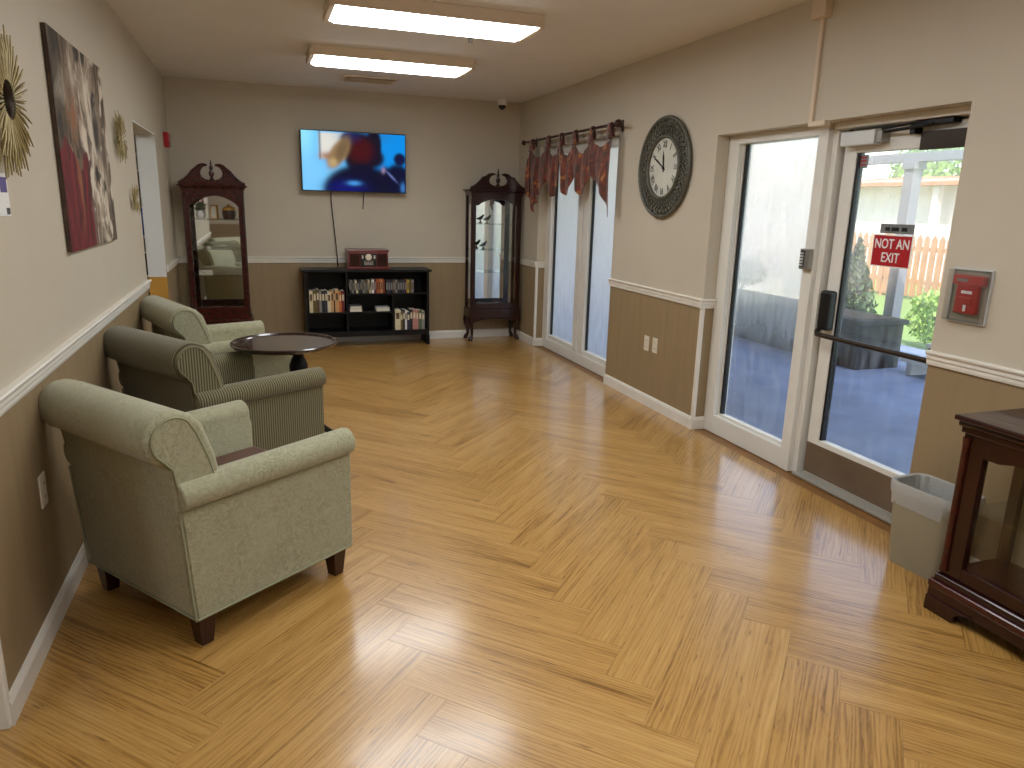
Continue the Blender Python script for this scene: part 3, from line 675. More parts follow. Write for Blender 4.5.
# ------------------------------------------------------------------ curio cabinets
def arch_rail(bm, x0, x1, ztop, zs, rise, y0, y1, bumps=False):
    """top rail of a glazed door: straight top, arched underside"""
    pts = [(x0, ztop), (x0, zs)]
    k = 16
    for i in range(k+1):
        f = i/k; xx = x0+(x1-x0)*f
        if bumps:
            zz = zs + (rise*.35 if .12 < f < .88 else 0) + (rise*.65*math.sin(PI*(f-.12)/.76) if .12 < f < .88 else 0)
        else: zz = zs+rise*math.sin(PI*f)**.7
        pts.append((xx, zz))
    pts += [(x1, zs), (x1, ztop)]
    P = [];
    for p in pts:
        if not P or (abs(p[0]-P[-1][0])+abs(p[1]-P[-1][1])) > 1e-6: P.append(p)
    prism(bm, P, y0, y1, 'y')
def pediment(t, hw, z, hgt, y0, y1, m):
    for s in (-1, 1):
        out = [(hw, 0), (hw, .018), (hw*.90, .03), (hw*.80, .05), (hw*.68, .085), (hw*.57, .125), (hw*.47, hgt*.80), (hw*.36, hgt*.95), (hw*.25, hgt), (hw*.14, hgt*.97), (hw*.13, hgt*.90)]
        inn = [(hw*.23, hgt*.85), (hw*.30, hgt*.72), (hw*.33, hgt*.55), (hw*.30, hgt*.38), (hw*.20, hgt*.27), (hw*.08, hgt*.23), (0, hgt*.22), (0, 0)]
        bm = bmesh.new(); prism(bm, [(s*a, z+b) for a, b in out+inn], y0, y1, 'y'); ps = obj('pediment_scroll', bm, m, t, bevel=.003)
        bm = bmesh.new(); tube(bm, [(s*a, y0-.004, z+b-.002) for a, b in out[1:]], .008, 6); obj('pediment_moulding', bm, m, ps, smooth=70)
    bm = bmesh.new(); zb = z+hgt*.2
    lathe(bm, [(.018, zb), (.022, zb+.012), (.010, zb+.03), (.022, zb+.05), (.024, zb+.07), (.012, zb+.09), (.016, zb+.105), (.017, zb+.12), (.008, zb+.135), (.009, zb+.15), (.002, zb+.185)], 14, (0, (y0+y1)/2, 0)); obj('finial', bm, m, t, smooth=50)
def curio(label, loc, w, d, zb, zt, hgt, legs, m, rise, bumps, plinth=.30):
    """front faces -y; origin centre of the front on the floor"""
    t = thing('curio_cabinet', label, 'cabinet', loc, group='tall cherry curio cabinets'); hw = w/2
    if legs:
        bxo('apron', (-hw-.012, hw+.012, -.012, d, zb-.085, zb+.02), m, t, bevel=.008)
        bm = bmesh.new(); arch_rail(bm, -hw+.04, hw-.04, zb-.085, zb-.125, .035, -.006, .012); obj('apron_scallop', bm, m, t)
        for sx in (-1, 1):
            for yy_, sg_ in ((.03, -1), (d-.03, 1)):
                bm = bmesh.new(); x_ = sx*(hw-.025)
                tube(bm, [(x_, yy_, zb-.04), (x_+sx*.014, yy_+sg_*.010, zb-.11), (x_+sx*.012, yy_+sg_*.008, zb-.16), (x_-sx*.004, yy_, .12), (x_-sx*.004, yy_, .06), (x_+sx*.01, yy_+sg_*.006, .03), (x_+sx*.016, yy_+sg_*.01, .012)], [.034, .034, .027, .018, .015, .022, .024], 10)
                lathe(bm, [(.022, 0), (.026, .008), (.022, .02)], 12, (x_+sx*.016, yy_+sg_*.01, 0)); obj('leg', bm, m, t, smooth=60)
    else:
        bxo('plinth', (-hw-.03, hw+.03, -.03, d, 0, zb-.06), m, t, bevel=.006); bxo('plinth_moulding', (-hw-.022, hw+.022, -.022, d, zb-.06, zb-.03), m, t, bevel=.01, seg=3)
        bxo('bottom_rail', (-hw-.01, hw+.01, -.01, d, zb-.03, zb+.02), m, t, bevel=.004)
    fw_ = .052
    for sx in (-1, 1):
        a, b_ = sorted((sx*hw, sx*(hw-fw_)))
        bxo('stile', (a, b_, 0, .03, zb+.02, zt-.03), m, t, bevel=.004)
        bxo('rear_post', (min(sx*hw, sx*(hw-.03)), max(sx*hw, sx*(hw-.03)), d-.03, d, zb+.02, zt-.03), m, t)
        bxo('side_pane', (min(sx*(hw-.012), sx*(hw-.016)), max(sx*(hw-.012), sx*(hw-.016)), .03, d-.03, zb+.02, zt-.03), 'clear_glass', t)
        bm = bmesh.new(); tube(bm, [(sx*(hw-.012), -.006, zb+.05), (sx*(hw-.012), -.006, zt-.09)], .008, 8); obj('quarter_column', bm, m, t, smooth=60)
    bxo('lower_rail', (-hw+fw_, hw-fw_, 0, .028, zb+.02, zb+.085), m, t, bevel=.003)
    bm = bmesh.new(); arch_rail(bm, -hw+fw_, hw-fw_, zt-.03, zt-.03-rise-.03, rise, 0, .028, bumps); obj('arched_rail', bm, m, t)
    bxo('door_pane', (-hw+fw_, hw-fw_, .012, .016, zb+.085, zt-.04), 'clear_glass', t)
    bxo('mirror_back', (-hw+.03, hw-.03, d-.022, d-.016, zb+.02, zt-.03), 'mirror', t); bxo('back_panel', (-hw+.03, hw-.03, d-.016, d, zb+.02, zt-.03), m, t)
    bxo('deck', (-hw+.03, hw-.03, .03, d-.022, zb+.02, zb+.03), m, t)
    for zz in (.745, .985, 1.262):
        bxo('glass_shelf', (-hw+.02, hw-.02, .035, d-.026, zz, zz+.006), 'shelf_glass', t)
    bxo('top_board', (-hw-.004, hw+.004, -.004, d, zt-.03, zt), m, t)
    bxo('cornice', (-hw-.018, hw+.018, -.02, d, zt, zt+.02), m, t, bevel=.008, seg=3); bxo('cornice', (-hw-.036, hw+.036, -.04, d, zt+.02, zt+.036), m, t, bevel=.005)
    pediment(t, hw+.022, zt+.036, hgt, -.03, -.004, m)
    return t
curio('tall cherry mirror-backed curio cabinet left of the television', (-.357, 7.46, 0), .53, .33, .36, 1.545, .185, False, 'cherry_lit', .10, False)
curio('tall dark curio cabinet on curved legs beside the far window', (2.452, 7.575, 0), .565, .235, .335, 1.59, .165, True, 'cherry', .07, True)

# ornaments on the cabinets' glass shelves
vs = thing('potted_plant', 'small white vase with green leaves on the left cabinet top shelf', 'plant', (-.49, 7.60, 1.2685))
bm = bmesh.new(); lathe(bm, [(.020, 0), (.034, .02), (.038, .045), (.026, .07), (.030, .08)], 18); obj('vase', bm, 'sign_white', vs, smooth=50)
bm = bmesh.new(); leaves(bm, (0, 0, .105), .045, 60, .018); o = obj('foliage', finish(bm, 'foliage', recalc=False), 'leaf_dark', vs); o['kind'] = 'stuff'
pf = thing('picture_frame', 'small pale upright frame in the middle of the left cabinet top shelf', 'picture frame', (-.37, 7.62, 1.2685))
bxo('frame', (-.03, .03, 0, .012, 0, .13), 'bright_tan', pf, bevel=.002); bxo('print', (-.022, .022, -.001, 0, .012, .118), 'clock_face', pf); bxo('stand', (-.008, .008, .012, .04, 0, .09), 'bright_tan', pf)
bk = thing('ornament_basket', 'brown lidded basket at the right of the left cabinet top shelf', 'basket', (-.235, 7.60, 1.2685))
bm = bmesh.new(); lathe(bm, [(.048, 0), (.058, .03), (.060, .06), (.054, .085)], 20); obj('body', bm, 'dark_leg', bk, smooth=50)
bm = bmesh.new(); lathe(bm, [(.060, .085), (.058, .10), (.03, .118), (.008, .124), (.010, .135), (.004, .14)], 20); obj('lid', bm, 'bright_tan', bk, smooth=50)
for zz, xx, lab in ((.9915, 2.33, 'small dark figurine on the middle shelf of the right cabinet'), (1.2685, 2.37, 'small dark figurine on the top shelf of the right cabinet')):
    bf = thing('figurine', lab, 'figurine', (xx, 7.66, zz), group='figurines in the cabinet')
    bm = bmesh.new(); lathe(bm, [(.022, 0), (.024, .006), (.008, .012), (.006, .035)], 14); obj('stand', bm, 'bronze_metal', bf, smooth=40)
    bm = bmesh.new(); tube(bm, [(-.045, 0, .045), (-.02, 0, .048), (.005, 0, .055), (.024, 0, .072), (.032, 0, .088), (.040, 0, .092)], [.004, .014, .020, .014, .011, .004], 10); obj('body', bm, 'black_metal', bf, smooth=80)
    bm = bmesh.new(); tube(bm, [(.040, 0, .090), (.056, 0, .087)], [.004, .001], 6); obj('beak', bm, 'gold_metal', bf)

# low glass-fronted console at the right edge
cs = thing('display_console', 'low dark cherry glass-fronted console at the right edge, beside the bin', 'cabinet', (2.40, 1.83, 0), -PI/2)
CW, CD, CH = 1.15, .335, .777
bxo('top', (-.022, CW+.022, -.04, CD+.01, CH-.02, CH), 'cherry', cs, bevel=.006); bxo('top_moulding', (-.014, CW+.014, -.026, CD, CH-.042, CH-.02), 'cherry', cs, bevel=.009, seg=3); bxo('top_moulding', (-.006, CW+.006, -.012, CD, CH-.066, CH-.042), 'cherry', cs, bevel=.004)
for xx in (0, CW-.085): bxo('stile', (xx, xx+.085, 0, .035, .155, CH-.066), 'cherry', cs, bevel=.004)
for xx in (.018, CW-.018):
    bm = bmesh.new(); tube(bm, [(xx, -.004, .17), (xx, -.004, .20), (xx, -.004, CH-.12), (xx, -.004, CH-.08)], [.016, .012, .012, .016], 10); obj('corner_column', bm, 'cherry_lit', cs, smooth=60)
for xx in (0, CW-.04): bxo('rear_post', (xx, xx+.04, CD-.04, CD, .155, CH-.066), 'cherry', cs)
bm = bmesh.new(); arch_rail(bm, .085, CW-.085, CH-.066, CH-.14, .045, 0, .03, True); obj('arched_rail', bm, 'cherry', cs)
bxo('lower_rail', (.085, CW-.085, 0, .03, .155, .205), 'cherry', cs, bevel=.003)
bxo('front_pane', (.085, CW-.085, .014, .018, .205, CH-.08), 'clear_glass', cs)
for xx in (.012, CW-.016): bxo('side_pane', (xx, xx+.004, .035, CD-.04, .155, CH-.066), 'clear_glass', cs)
bxo('back_panel', (.04, CW-.04, CD-.012, CD, .155, CH-.066), 'wainscot_paint', cs); bxo('deck', (.0, CW, .03, CD, .15, .165), 'cherry', cs)
bxo('glass_shelf', (.03, CW-.03, .035, CD-.02, .42, .427), 'shelf_glass', cs)
bxo('base_moulding', (-.006, CW+.006, -.018, CD, .125, .152), 'cherry', cs, bevel=.008, seg=3); bxo('base_moulding', (-.016, CW+.016, -.034, CD, .095, .127), 'cherry_lit', cs, bevel=.008, seg=3)
bxo('base_board', (-.012, CW+.012, -.028, CD, .055, .097), 'cherry', cs, bevel=.003)
for xx, s in ((-.012, 1), (CW+.012, -1)):
    bm = bmesh.new(); prism(bm, [(xx, 0), (xx+s*.12, 0), (xx+s*.13, .012), (xx+s*.125, .03), (xx+s*.15, .05), (xx+s*.20, .06), (xx, .06)], -.036, -.012, 'y'); obj('bracket_foot', bm, 'cherry', cs, bevel=.003)
    bm = bmesh.new(); prism(bm, [(-.012, 0), (.07, 0), (.08, .03), (.12, .06), (-.012, .06)], xx, xx+s*.024, 'x'); obj('bracket_foot', bm, 'cherry', cs, bevel=.003)
    bm = bmesh.new(); box(bm, min(xx+s*.01, xx+s*.07), max(xx+s*.01, xx+s*.07), CD-.07, CD-.01, 0, .06); obj('bracket_foot', bm, 'cherry', cs)

# ------------------------------------------------------------------ waste bin
def rrect(hx, hy, r, n=6):
    P = []
    for cx_, cy2, a in ((hx-r, hy-r, 0), (-hx+r, hy-r, 90), (-hx+r, -hy+r, 180), (hx-r, -hy+r, 270)): P += arcpts(cx_, cy2, r, a, a+90, n)
    return P
def loft(bm, rings, cap0=True, cap1=False):
    V = [[bm.verts.new((p[0], p[1], z)) for p in ring] for ring, z in rings]
    k = len(V[0])
    for A, B in zip(V, V[1:]):
        for i in range(k): bm.faces.new((A[i], A[(i+1) % k], B[(i+1) % k], B[i]))
    if cap0: bm.faces.new(V[0][::-1])
    if cap1: bm.faces.new(V[-1])
bn = thing('waste_bin', 'beige plastic waste bin with a clear liner, beside the console', 'bin', (2.635, 2.085, 0), math.radians(4))
bm = bmesh.new(); loft(bm, [(rrect(.080, .125, .04), 0), (rrect(.082, .127, .04), .01), (rrect(.098, .147, .045), .345), (rrect(.103, .152, .048), .35), (rrect(.103, .152, .048), .365), (rrect(.096, .145, .044), .365), (rrect(.09, .138, .04), .30), (rrect(.078, .122, .036), .012)], True, True)
obj('body', bm, 'bin_plastic', bn, smooth=40)
bm = bmesh.new(); rr_ = random.Random(2)
def wob(ring, a, sd):
    q = random.Random(sd); ph = [q.uniform(0, 6.28) for _ in range(4)]
    out = []
    for i, p in enumerate(ring):
        th = 2*PI*i/len(ring); f = 1+a*(math.sin(5*th+ph[0])+.7*math.sin(9*th+ph[1])+.5*math.sin(14*th+ph[2]))
        out.append((p[0]*f, p[1]*f))
    return out
rings = [(wob(rrect(.099, .149, .045, 10), .012, 3), .29), (wob(rrect(.106, .156, .048, 10), .010, 5), .325), (wob(rrect(.108, .158, .048, 10), .006, 5), .36), (rrect(.105, .154, .048, 10), .372), (wob(rrect(.092, .142, .042, 10), .01, 7), .368), (wob(rrect(.082, .128, .04, 10), .03, 8), .30), (wob(rrect(.074, .115, .036, 10), .05, 9), .20), (wob(rrect(.06, .10, .03, 10), .05, 11), .06)]
V = [[bm.verts.new((p[0], p[1], z+(.020*math.sin(i*.55)+.012*math.sin(i*1.9+1) if k == 0 else 0))) for i, p in enumerate(r_)] for k, (r_, z) in enumerate(rings)]
for A, B in zip(V, V[1:]):
    for i in range(len(A)): bm.faces.new((A[i], A[(i+1) % len(A)], B[(i+1) % len(A)], B[i]))
obj('liner', bm, 'liner_film', bn, smooth=60)

# ------------------------------------------------------------------ bookcase, books, radio
bc = thing('bookcase', 'low black bookcase with open shelves under the television', 'bookcase', (.42, 7.50, 0))
BW, BD, BH = 1.285, .30, .795
M_ = 'black_wood'
bxo('top', (-.015, BW+.015, -.012, BD, BH-.025, BH), M_, bc, bevel=.003)
for xx in (.01, BW-.035): bxo('side_panel', (xx, xx+.025, 0, BD, 0, BH-.025), M_, bc)
bxo('bottom_board', (.035, BW-.035, .01, BD, .135, .16), M_, bc); bxo('back_panel', (.035, BW-.035, BD-.008, BD, .135, BH-.025), M_, bc)
bxo('toe_rail', (.035, BW-.035, .012, .03, .105, .135), M_, bc)
bxo('divider', (.415, .433, .005, BD-.008, .16, BH-.025), M_, bc); bxo('divider', (.885, .903, .005, BD-.008, .16, .535), M_, bc)
bxo('shelf', (.035, .415, .005, BD-.008, .345, .362), M_, bc); bxo('shelf', (.433, BW-.035, .005, BD-.008, .535, .55), M_, bc); bxo('shelf', (.433, .885, .005, BD-.008, .345, .362), M_, bc)
for xx in (.01, BW-.035): bxo('foot', (xx-.004, xx+.029, -.006, .03, 0, .10), M_, bc, bevel=.002)
PAGE = mat('page_paper', S(222, 212, 188), .8)
NUM = ['first', 'second', 'third', 'fourth', 'fifth', 'sixth', 'seventh', 'eighth', 'ninth', 'tenth', 'eleventh', 'twelfth', 'thirteenth', 'fourteenth', 'fifteenth', 'sixteenth', 'seventeenth', 'eighteenth', 'nineteenth', 'twentieth', 'twenty-first', 'twenty-second', 'twenty-third', 'twenty-fourth', 'twenty-fifth', 'twenty-sixth']
COLS = {'cream': S(214, 200, 164), 'tan': S(196, 150, 96), 'black': S(28, 26, 28), 'olive': S(96, 84, 36), 'grey': S(130, 128, 122), 'maroon': S(98, 26, 34), 'orange': S(190, 96, 44), 'white': S(222, 220, 214), 'navy': S(34, 42, 66), 'brown': S(86, 62, 42), 'pink': S(176, 120, 112), 'yellow': S(190, 168, 60), 'green': S(84, 96, 66), 'red': S(150, 40, 34)}
for k, c in COLS.items(): mat('cover_'+k, c, .55, var=.12, scale=40)
def book(x, z, th, h, dep, col, label, group, cat='book', name='book', lean=0., y=7.525):
    t = thing(name, label, cat, (x, y, z), group=group)
    t.rotation_euler = (0, lean, 0)
    bm = bmesh.new(); c = .0018
    if name == 'video_case': box(bm, 0, th, 0, dep, 0, h); cs_ = obj('case', bm, 'cover_'+col, t, bevel=.0015); bxo('spine_label', (th*.2, th*.8, -.0006, 0, h*.25, h*.8), 'cover_'+('grey' if col in ('black', 'navy', 'brown', 'green', 'maroon') else 'brown'), cs_)
    else:
        box(bm, 0, th, 0, .003, 0, h); box(bm, 0, c, .003, dep, 0, h); box(bm, th-c, th, .003, dep, 0, h); cv = obj('cover', bm, 'cover_'+col, t)
        bxo('pages', (c, th-c, .003, dep-.004, .003, h-.003), 'page_paper', t)
        bxo('spine_label', (th*.2, th*.8, -.0006, 0, h*.55, h*.85), 'cover_'+('brown' if col in ('cream', 'tan', 'white', 'yellow') else 'cream'), cv)
q = random.Random(11)
x0 = .42+.052
for i, (c, th) in enumerate((('cream', .034), ('olive', .034), ('brown', .026), ('grey', .022), ('black', .030), ('navy', .024), ('cream', .034), ('tan', .026), ('black', .012), ('tan', .038), ('orange', .024), ('maroon', .03))):
    book(x0, .3625, th, .215+q.uniform(-.012, .02), .17, c, '%s book, %s from the left on the left shelf of the black bookcase' % (c, NUM[i]), 'books on the left shelf'); x0 += th+.0012
x0 = .42+.452
for i, c in enumerate('black grey black cream black black grey green brown cream white maroon orange orange tan red'.split()):
    th = .0185 if i != 10 else .026
    book(x0+.004, .551, th, .135 if i < 10 else .142, .12, c, '%s video case, %s from the left on the top shelf of the bookcase' % (c, NUM[i]), 'video cases on the top shelf', 'video case', 'video_case', lean=-.13 if i < 10 else 0); x0 += th+.0035
x0 += .012
for i, c in enumerate('black navy black brown grey black black navy maroon yellow olive grey'.split()):
    th = .0215
    book(x0, .551, th, .135, .12, c, '%s video case, %s from the right on the top shelf of the bookcase' % (c, NUM[11-i]), 'video cases on the top shelf', 'video case', 'video_case'); x0 += th+.003
x0 = .42+.915
for i, (c, th) in enumerate((('cream', .058), ('olive', .022), ('black', .022), ('white', .02), ('navy', .03), ('black', .028), ('pink', .034), ('pink', .026), ('green', .036), ('grey', .03))):
    book(x0, .161, th, .205+q.uniform(-.02, .008) if i else .212, .17, c, '%s book, %s from the left on the lower right shelf of the bookcase' % (c, NUM[i]), 'books on the lower right shelf'); x0 += th+.0012
def flat(x, z, w, h, d, col, label, group):
    t = thing('book', label, 'book', (x, 7.53, z), group=group)
    bm = bmesh.new(); box(bm, 0, w, 0, d, 0, .002); box(bm, 0, w, 0, d, h-.002, h); box(bm, 0, .003, 0, d, .002, h-.002); obj('cover', bm, 'cover_'+col, t); bxo('pages', (.003, w-.004, .003, d-.003, .002, h-.002), 'page_paper', t)
flat(.872, .3625, .125, .03, .18, 'white', 'white book lying flat at the bottom of the middle shelf stack', 'books lying flat'); flat(.876, .393, .118, .026, .17, 'grey', 'pale grey book lying on the white book, middle shelf', 'books lying flat')
flat(1.145, .3625, .14, .036, .18, 'white', 'white book lying flat at the right of the middle shelf', 'books lying flat')

rd = thing('tabletop_radio', 'red-brown wooden retro radio on top of the black bookcase', 'radio', (1.07, 7.52, BH))
mat('radio_wood', S(104, 26, 22), .3, var=.25, scale=8, stretch=(1, 1, 6), coat=.3)
bxo('base', (-.215, .215, -.005, .25, 0, .022), 'radio_wood', rd, bevel=.004); bxo('body', (-.20, .20, .0, .24, .022, .175), 'radio_wood', rd, bevel=.004); bxo('lid', (-.21, .21, -.008, .25, .175, .198), 'radio_wood', rd, bevel=.008, seg=3)
for s in (-1, 1): bxo('speaker_grille', (min(s*.09, s*.185), max(s*.09, s*.185), -.003, 0, .035, .155), 'cherry', rd)
rp = bxo('control_panel', (-.082, .082, -.005, 0, .030, .158), 'black_plastic', rd, bevel=.002)
bm = bmesh.new(); lathe(bm, [(.032, 0), (.032, -.008), (.024, -.012), (.004, -.013)], 20, (0, -.005, .125), 'y'); obj('dial', bm, 'cream_plastic', rp, smooth=40)
for s in (-1, 1): bxo('knob_light', (s*.06-.008, s*.06+.008, -.011, -.005, .108, .142), 'cream_plastic', rp, bevel=.002)
bxo('cassette_door', (-.045, .045, -.008, -.005, .045, .075), 'silver_grille', rp)
for k in range(5): bxo('button', (-.05+k*.021, -.034+k*.021, -.010, -.005, .082, .089), 'silver_grille', rp)

# ------------------------------------------------------------------ television
tv = wallthing('television', 'B', (.98, YB-.002, 1.85), 'flat wall-mounted television showing a blue picture', 'television')
TW, TH = .522, .293
bm = bmesh.new(); box(bm, -TW, TW, -TH, TH, .075, .105); obj('case', bm, 'black_plastic', tv, bevel=.005)
bxo('rear_housing', (-.33, .33, -.22, .15, .045, .075), 'black_plastic', tv, bevel=.01); bxo('wall_bracket', (-.2, .2, -.12, .12, 0, .045), 'black_metal', tv)
nx, ny = 120, 68
SX, SY = TW-.009, TH-.010
bm = bmesh.new(); V = grid(bm, lambda a, b: ((2*a-1)*SX, (2*b-1)*SY, .1062), nx, ny); me = finish(bm, 'screen', recalc=False)
co = np.zeros(len(me.vertices)*3); me.vertices.foreach_get('co', co); co = co.reshape(-1, 3)
U = (co[:, 0]/SX+1)/2; Vv = 1-(co[:, 1]/SY+1)/2       # picture coords, v down
def sm(d, w): return 1/(1+np.exp(np.clip(d/w, -40, 40)))
def ell(cx, cy2, rx, ry, w=.08, rot=0):
    c, s = math.cos(rot), math.sin(rot); a = (U-cx)*c+(Vv-cy2)*s; b_ = -(U-cx)*s+(Vv-cy2)*c
    return sm(np.sqrt((a/rx)**2+(b_/ry)**2)-1, w)
def rec(x0, x1, y0, y1, w=.008): return sm(x0-U, w)*sm(U-x1, w)*sm(y0-Vv, w)*sm(Vv-y1, w)
img = np.zeros((len(U), 3)); lin = lambda *c: np.array(S(*c)[:3])
img[:] = lin(96, 190, 250); 
def over(mask, col): 
    global img
    img = img*(1-mask[:, None])+lin(*col)*mask[:, None]
over(sm(.55-U, .06), (0, 142, 232)); over(ell(.02, .05, .10, .5, .3), (150, 230, 250)); over(ell(.1, .75, .2, .35, .3), (128, 205, 255))
over(rec(.165, .42, .02, .46), (226, 224, 214)); over(rec(.165, .178, .0, .47, .004), (40, 60, 70)); over(rec(.18, .30, .36, .47, .02), (150, 90, 60))
over(ell(.60, .06, .20, .10, .25), (30, 120, 190))
over(ell(.56, .36, .165, .37, .05), (12, 6, 24)); over(ell(.69, .20, .075, .30, .06), (8, 8, 30)); over(ell(.47, .10, .10, .12, .1), (8, 30, 84)); over(ell(.70, .42, .09, .16, .1), (10, 8, 34))
over(ell(.56, .30, .12, .20, .18), (70, 8, 14))
over(ell(.56, 1.0, .37, .46, .04), (5, 4, 38)); over(rec(.60, 1.02, .74, 1.02, .02), (5, 5, 36)); over(ell(.42, .95, .16, .12, .3), (8, 16, 112)); over(ell(.49, .86, .055, .035, .3), (70, 150, 225))
over(ell(.345, .36, .085, .27, .10, .28), (150, 120, 82)); over(ell(.38, .30, .05, .2, .2, .2), (116, 94, 66)); over(ell(.29, .52, .04, .07, .2), (188, 160, 112))
over(ell(.945, .42, .06, .11, .08), (8, 16, 60)); over(ell(.92, .78, .13, .28, .06), (6, 9, 46)); over(ell(.80, .76, .06, .2, .1), (5, 6, 40))
over(ell(.78, .62, .018, .045, .3), (150, 130, 170)); over(ell(.86, .72, .010, .09, .3, -.5), (110, 120, 190)); over(ell(.975, .92, .02, .08, .3), (60, 120, 190))
ca_ = me.color_attributes.new('print', 'FLOAT_COLOR', 'POINT'); ca_.data.foreach_set('color', np.concatenate([img, np.ones((len(U), 1))], 1).ravel().astype(np.float32))
obj('screen', me, 'screen_picture', tv)
bm = bmesh.new(); tube(bm, [(.09, -TH+.03, .07), (.09, -TH-.02, .05), (.088, -.38, .03), (.085, -.46, .012)], .005, 6); obj('cable_stub', bm, 'black_plastic', tv, smooth=60)
bm = bmesh.new(); tube(bm, [(.744, YB-.06, 1.57), (.742, YB-.03, 1.50), (.752, YB-.015, 1.36), (.764, YB-.012, 1.22), (.778, YB-.034, 1.03), (.786, YB-.036, .92), (.79, YB-.034, .80)], .006, 6)
tag(obj('power_cord', bm, 'black_plastic', smooth=60), 'thin black cord hanging from the television to the bookcase', 'cord')

# ------------------------------------------------------------------ valance on its rod
XV = XR-.085
rod = thing('curtain_rod', 'dark metal curtain rod with round finials above the far window', 'curtain rod', (XV, 0, 2.105))
bm = bmesh.new(); tube(bm, [(0, 7.40, 0), (0, 5.36, 0)], .011, 10); obj('rod', bm, 'rod_metal', rod, smooth=60)
for yv, s, r_ in ((7.40, 1, .026), (5.36, -1, .032)):
    bm = bmesh.new(); lathe(bm, [(.012, 0), (.014, s*.012)]+[(r_*math.sin(k*PI/8), s*(.016+r_-r_*math.cos(k*PI/8))) for k in range(1, 8)]+[(.003, s*(.016+2*r_))], 14, (0, yv, 0), 'y'); obj('finial', bm, 'rod_metal', rod, smooth=60)
for yv in (7.30, 5.40):
    bm = bmesh.new(); box(bm, .0, .085, yv-.008, yv+.008, -.02, -.006); box(bm, .08, .085, yv-.015, yv+.015, -.05, .04); obj('bracket', bm, 'rod_metal', rod, bevel=.002)
val = thing('valance', 'rust and gold tab-top valance with pointed hem on the rod', 'valance', (XV, 0, 0))
tabs = [7.20, 6.76, 6.44, 6.127, 5.78, 5.44]
def fabric_panel(y0, y1, top, bot, seed, amp=.013):
    bm = bmesh.new(); q_ = random.Random(seed); ph = q_.uniform(0, 6)
    def fn(a, b):
        y = y0+(y1-y0)*a; zt_ = top(a); zb_ = bot(a); z = zt_+(zb_-zt_)*b
        x = -.008+amp*math.sin(a*PI*4+ph)*(.35+.65*b)+.004*math.sin(a*PI*7+ph*2+b*2)-.012*math.sin(PI*b)
        return (x, y, z)
    grid(bm, fn, 40, 18); obj('panel', bm, 'rust_print', val, solid=.003, smooth=180)
def vtop(drop): return lambda a: 2.06-drop*math.sin(PI*a)**.7
def vbot(zp, zs): return lambda a: zs-(zs-zp)*math.sin(PI*a)**.75
fabric_panel(tabs[0]+.02, tabs[1], vtop(.12), lambda a: 1.60+.11*max(0, (a-.55)/.45)**1.6-.03*math.sin(PI*min(1, a/.7)), 1)
fabric_panel(tabs[1], tabs[2], vtop(.13), vbot(1.56, 1.74), 2)
fabric_panel(tabs[2], tabs[3], vtop(.14), vbot(1.57, 1.75), 3)
fabric_panel(tabs[3], tabs[4], vtop(.14), vbot(1.57, 1.765), 4)
fabric_panel(tabs[4], tabs[5]-.06, vtop(.11), lambda a: 1.755-.12*min(1, a/.45)-.24*max(0, (a-.45)/.55)**1.15, 5)
fabric_panel(7.29, 7.185, lambda a: 1.93+.12*a, lambda a: 1.59-.05*a, 6, .016)
fabric_panel(7.16, 7.02, lambda a: 1.72-.01*a, lambda a: 1.50-.10*math.sin(PI*min(1, a*1.1))**1.5, 7, .012)
for yv in tabs:
    bm = bmesh.new(); pts = [(-.016, 2.0), (-.017, 2.06), (-.016, 2.105), (-.010, 2.120), (.0, 2.125), (.010, 2.120), (.016, 2.105), (.016, 2.05), (.012, 2.02)]
    V = []
    for (x_, z_) in pts:
        w_ = .024 if z_ > 2.08 else .024+(2.08-z_)*.5
        V.append((bm.verts.new((x_, yv-w_, z_)), bm.verts.new((x_, yv+w_, z_))))
    for A, B in zip(V, V[1:]): bm.faces.new((A[0], A[1], B[1], B[0]))
    obj('tab', bm, 'rust_print', val, solid=.003, smooth=180)

# ------------------------------------------------------------------ clock
ck = wallthing('wall_clock', 'R', (XR, 4.705, 1.757), 'large round clock with dark woven rim and Roman numerals', 'clock')
RO, RI = .352, .212
def ring(name, R0, r, z, m, seg=64, par=ck):
    bm = bmesh.new(); tube(bm, [(R0*math.cos(2*PI*i/seg), R0*math.sin(2*PI*i/seg), z) for i in range(seg)], r, 8, True); return obj(name, bm, m, par, smooth=80)
ring('outer_rim', RO-.014, .014, .018, 'clock_ring'); ring('inner_rim', RI, .014, .022, 'clock_ring'); ring('middle_rim', RO-.045, .006, .018, 'clock_ring')
for s in (-1, 1):
    bm = bmesh.new()
    for k in range(44):
        a0_ = 2*PI*k/44; pts = []
        for j in range(7):
            f = j/6; r_ = RI+.006+(RO-.02-RI)*f; a = a0_+s*.30*math.sin(f*PI/2); pts.append((r_*math.cos(a), r_*math.sin(a), .016+s*.005*math.cos(f*PI*2)))
        tube(bm, pts, .0062, 5)
    o = obj('lattice', bm, 'clock_ring', ck, smooth=80); o['kind'] = 'stuff'
bm = bmesh.new(); lathe(bm, [(.21, .001), (.21, .016), (.01, .017)], 48); dial = obj('dial', bm, 'clock_face', ck, smooth=30)
ROM = ['XII', 'I', 'II', 'III', 'IV', 'V', 'VI', 'VII', 'VIII', 'IX', 'X', 'XI']
for k, s_ in enumerate(ROM):
    a = PI/2-2*PI*k/12; o = obj('numeral', textmesh(s_, .058, .0006), 'clock_ink', dial); o.location = (.158*math.cos(a), .158*math.sin(a), .0185); o.rotation_euler = (0, 0, a-PI/2); o.scale = (.82, 1.15, 1)
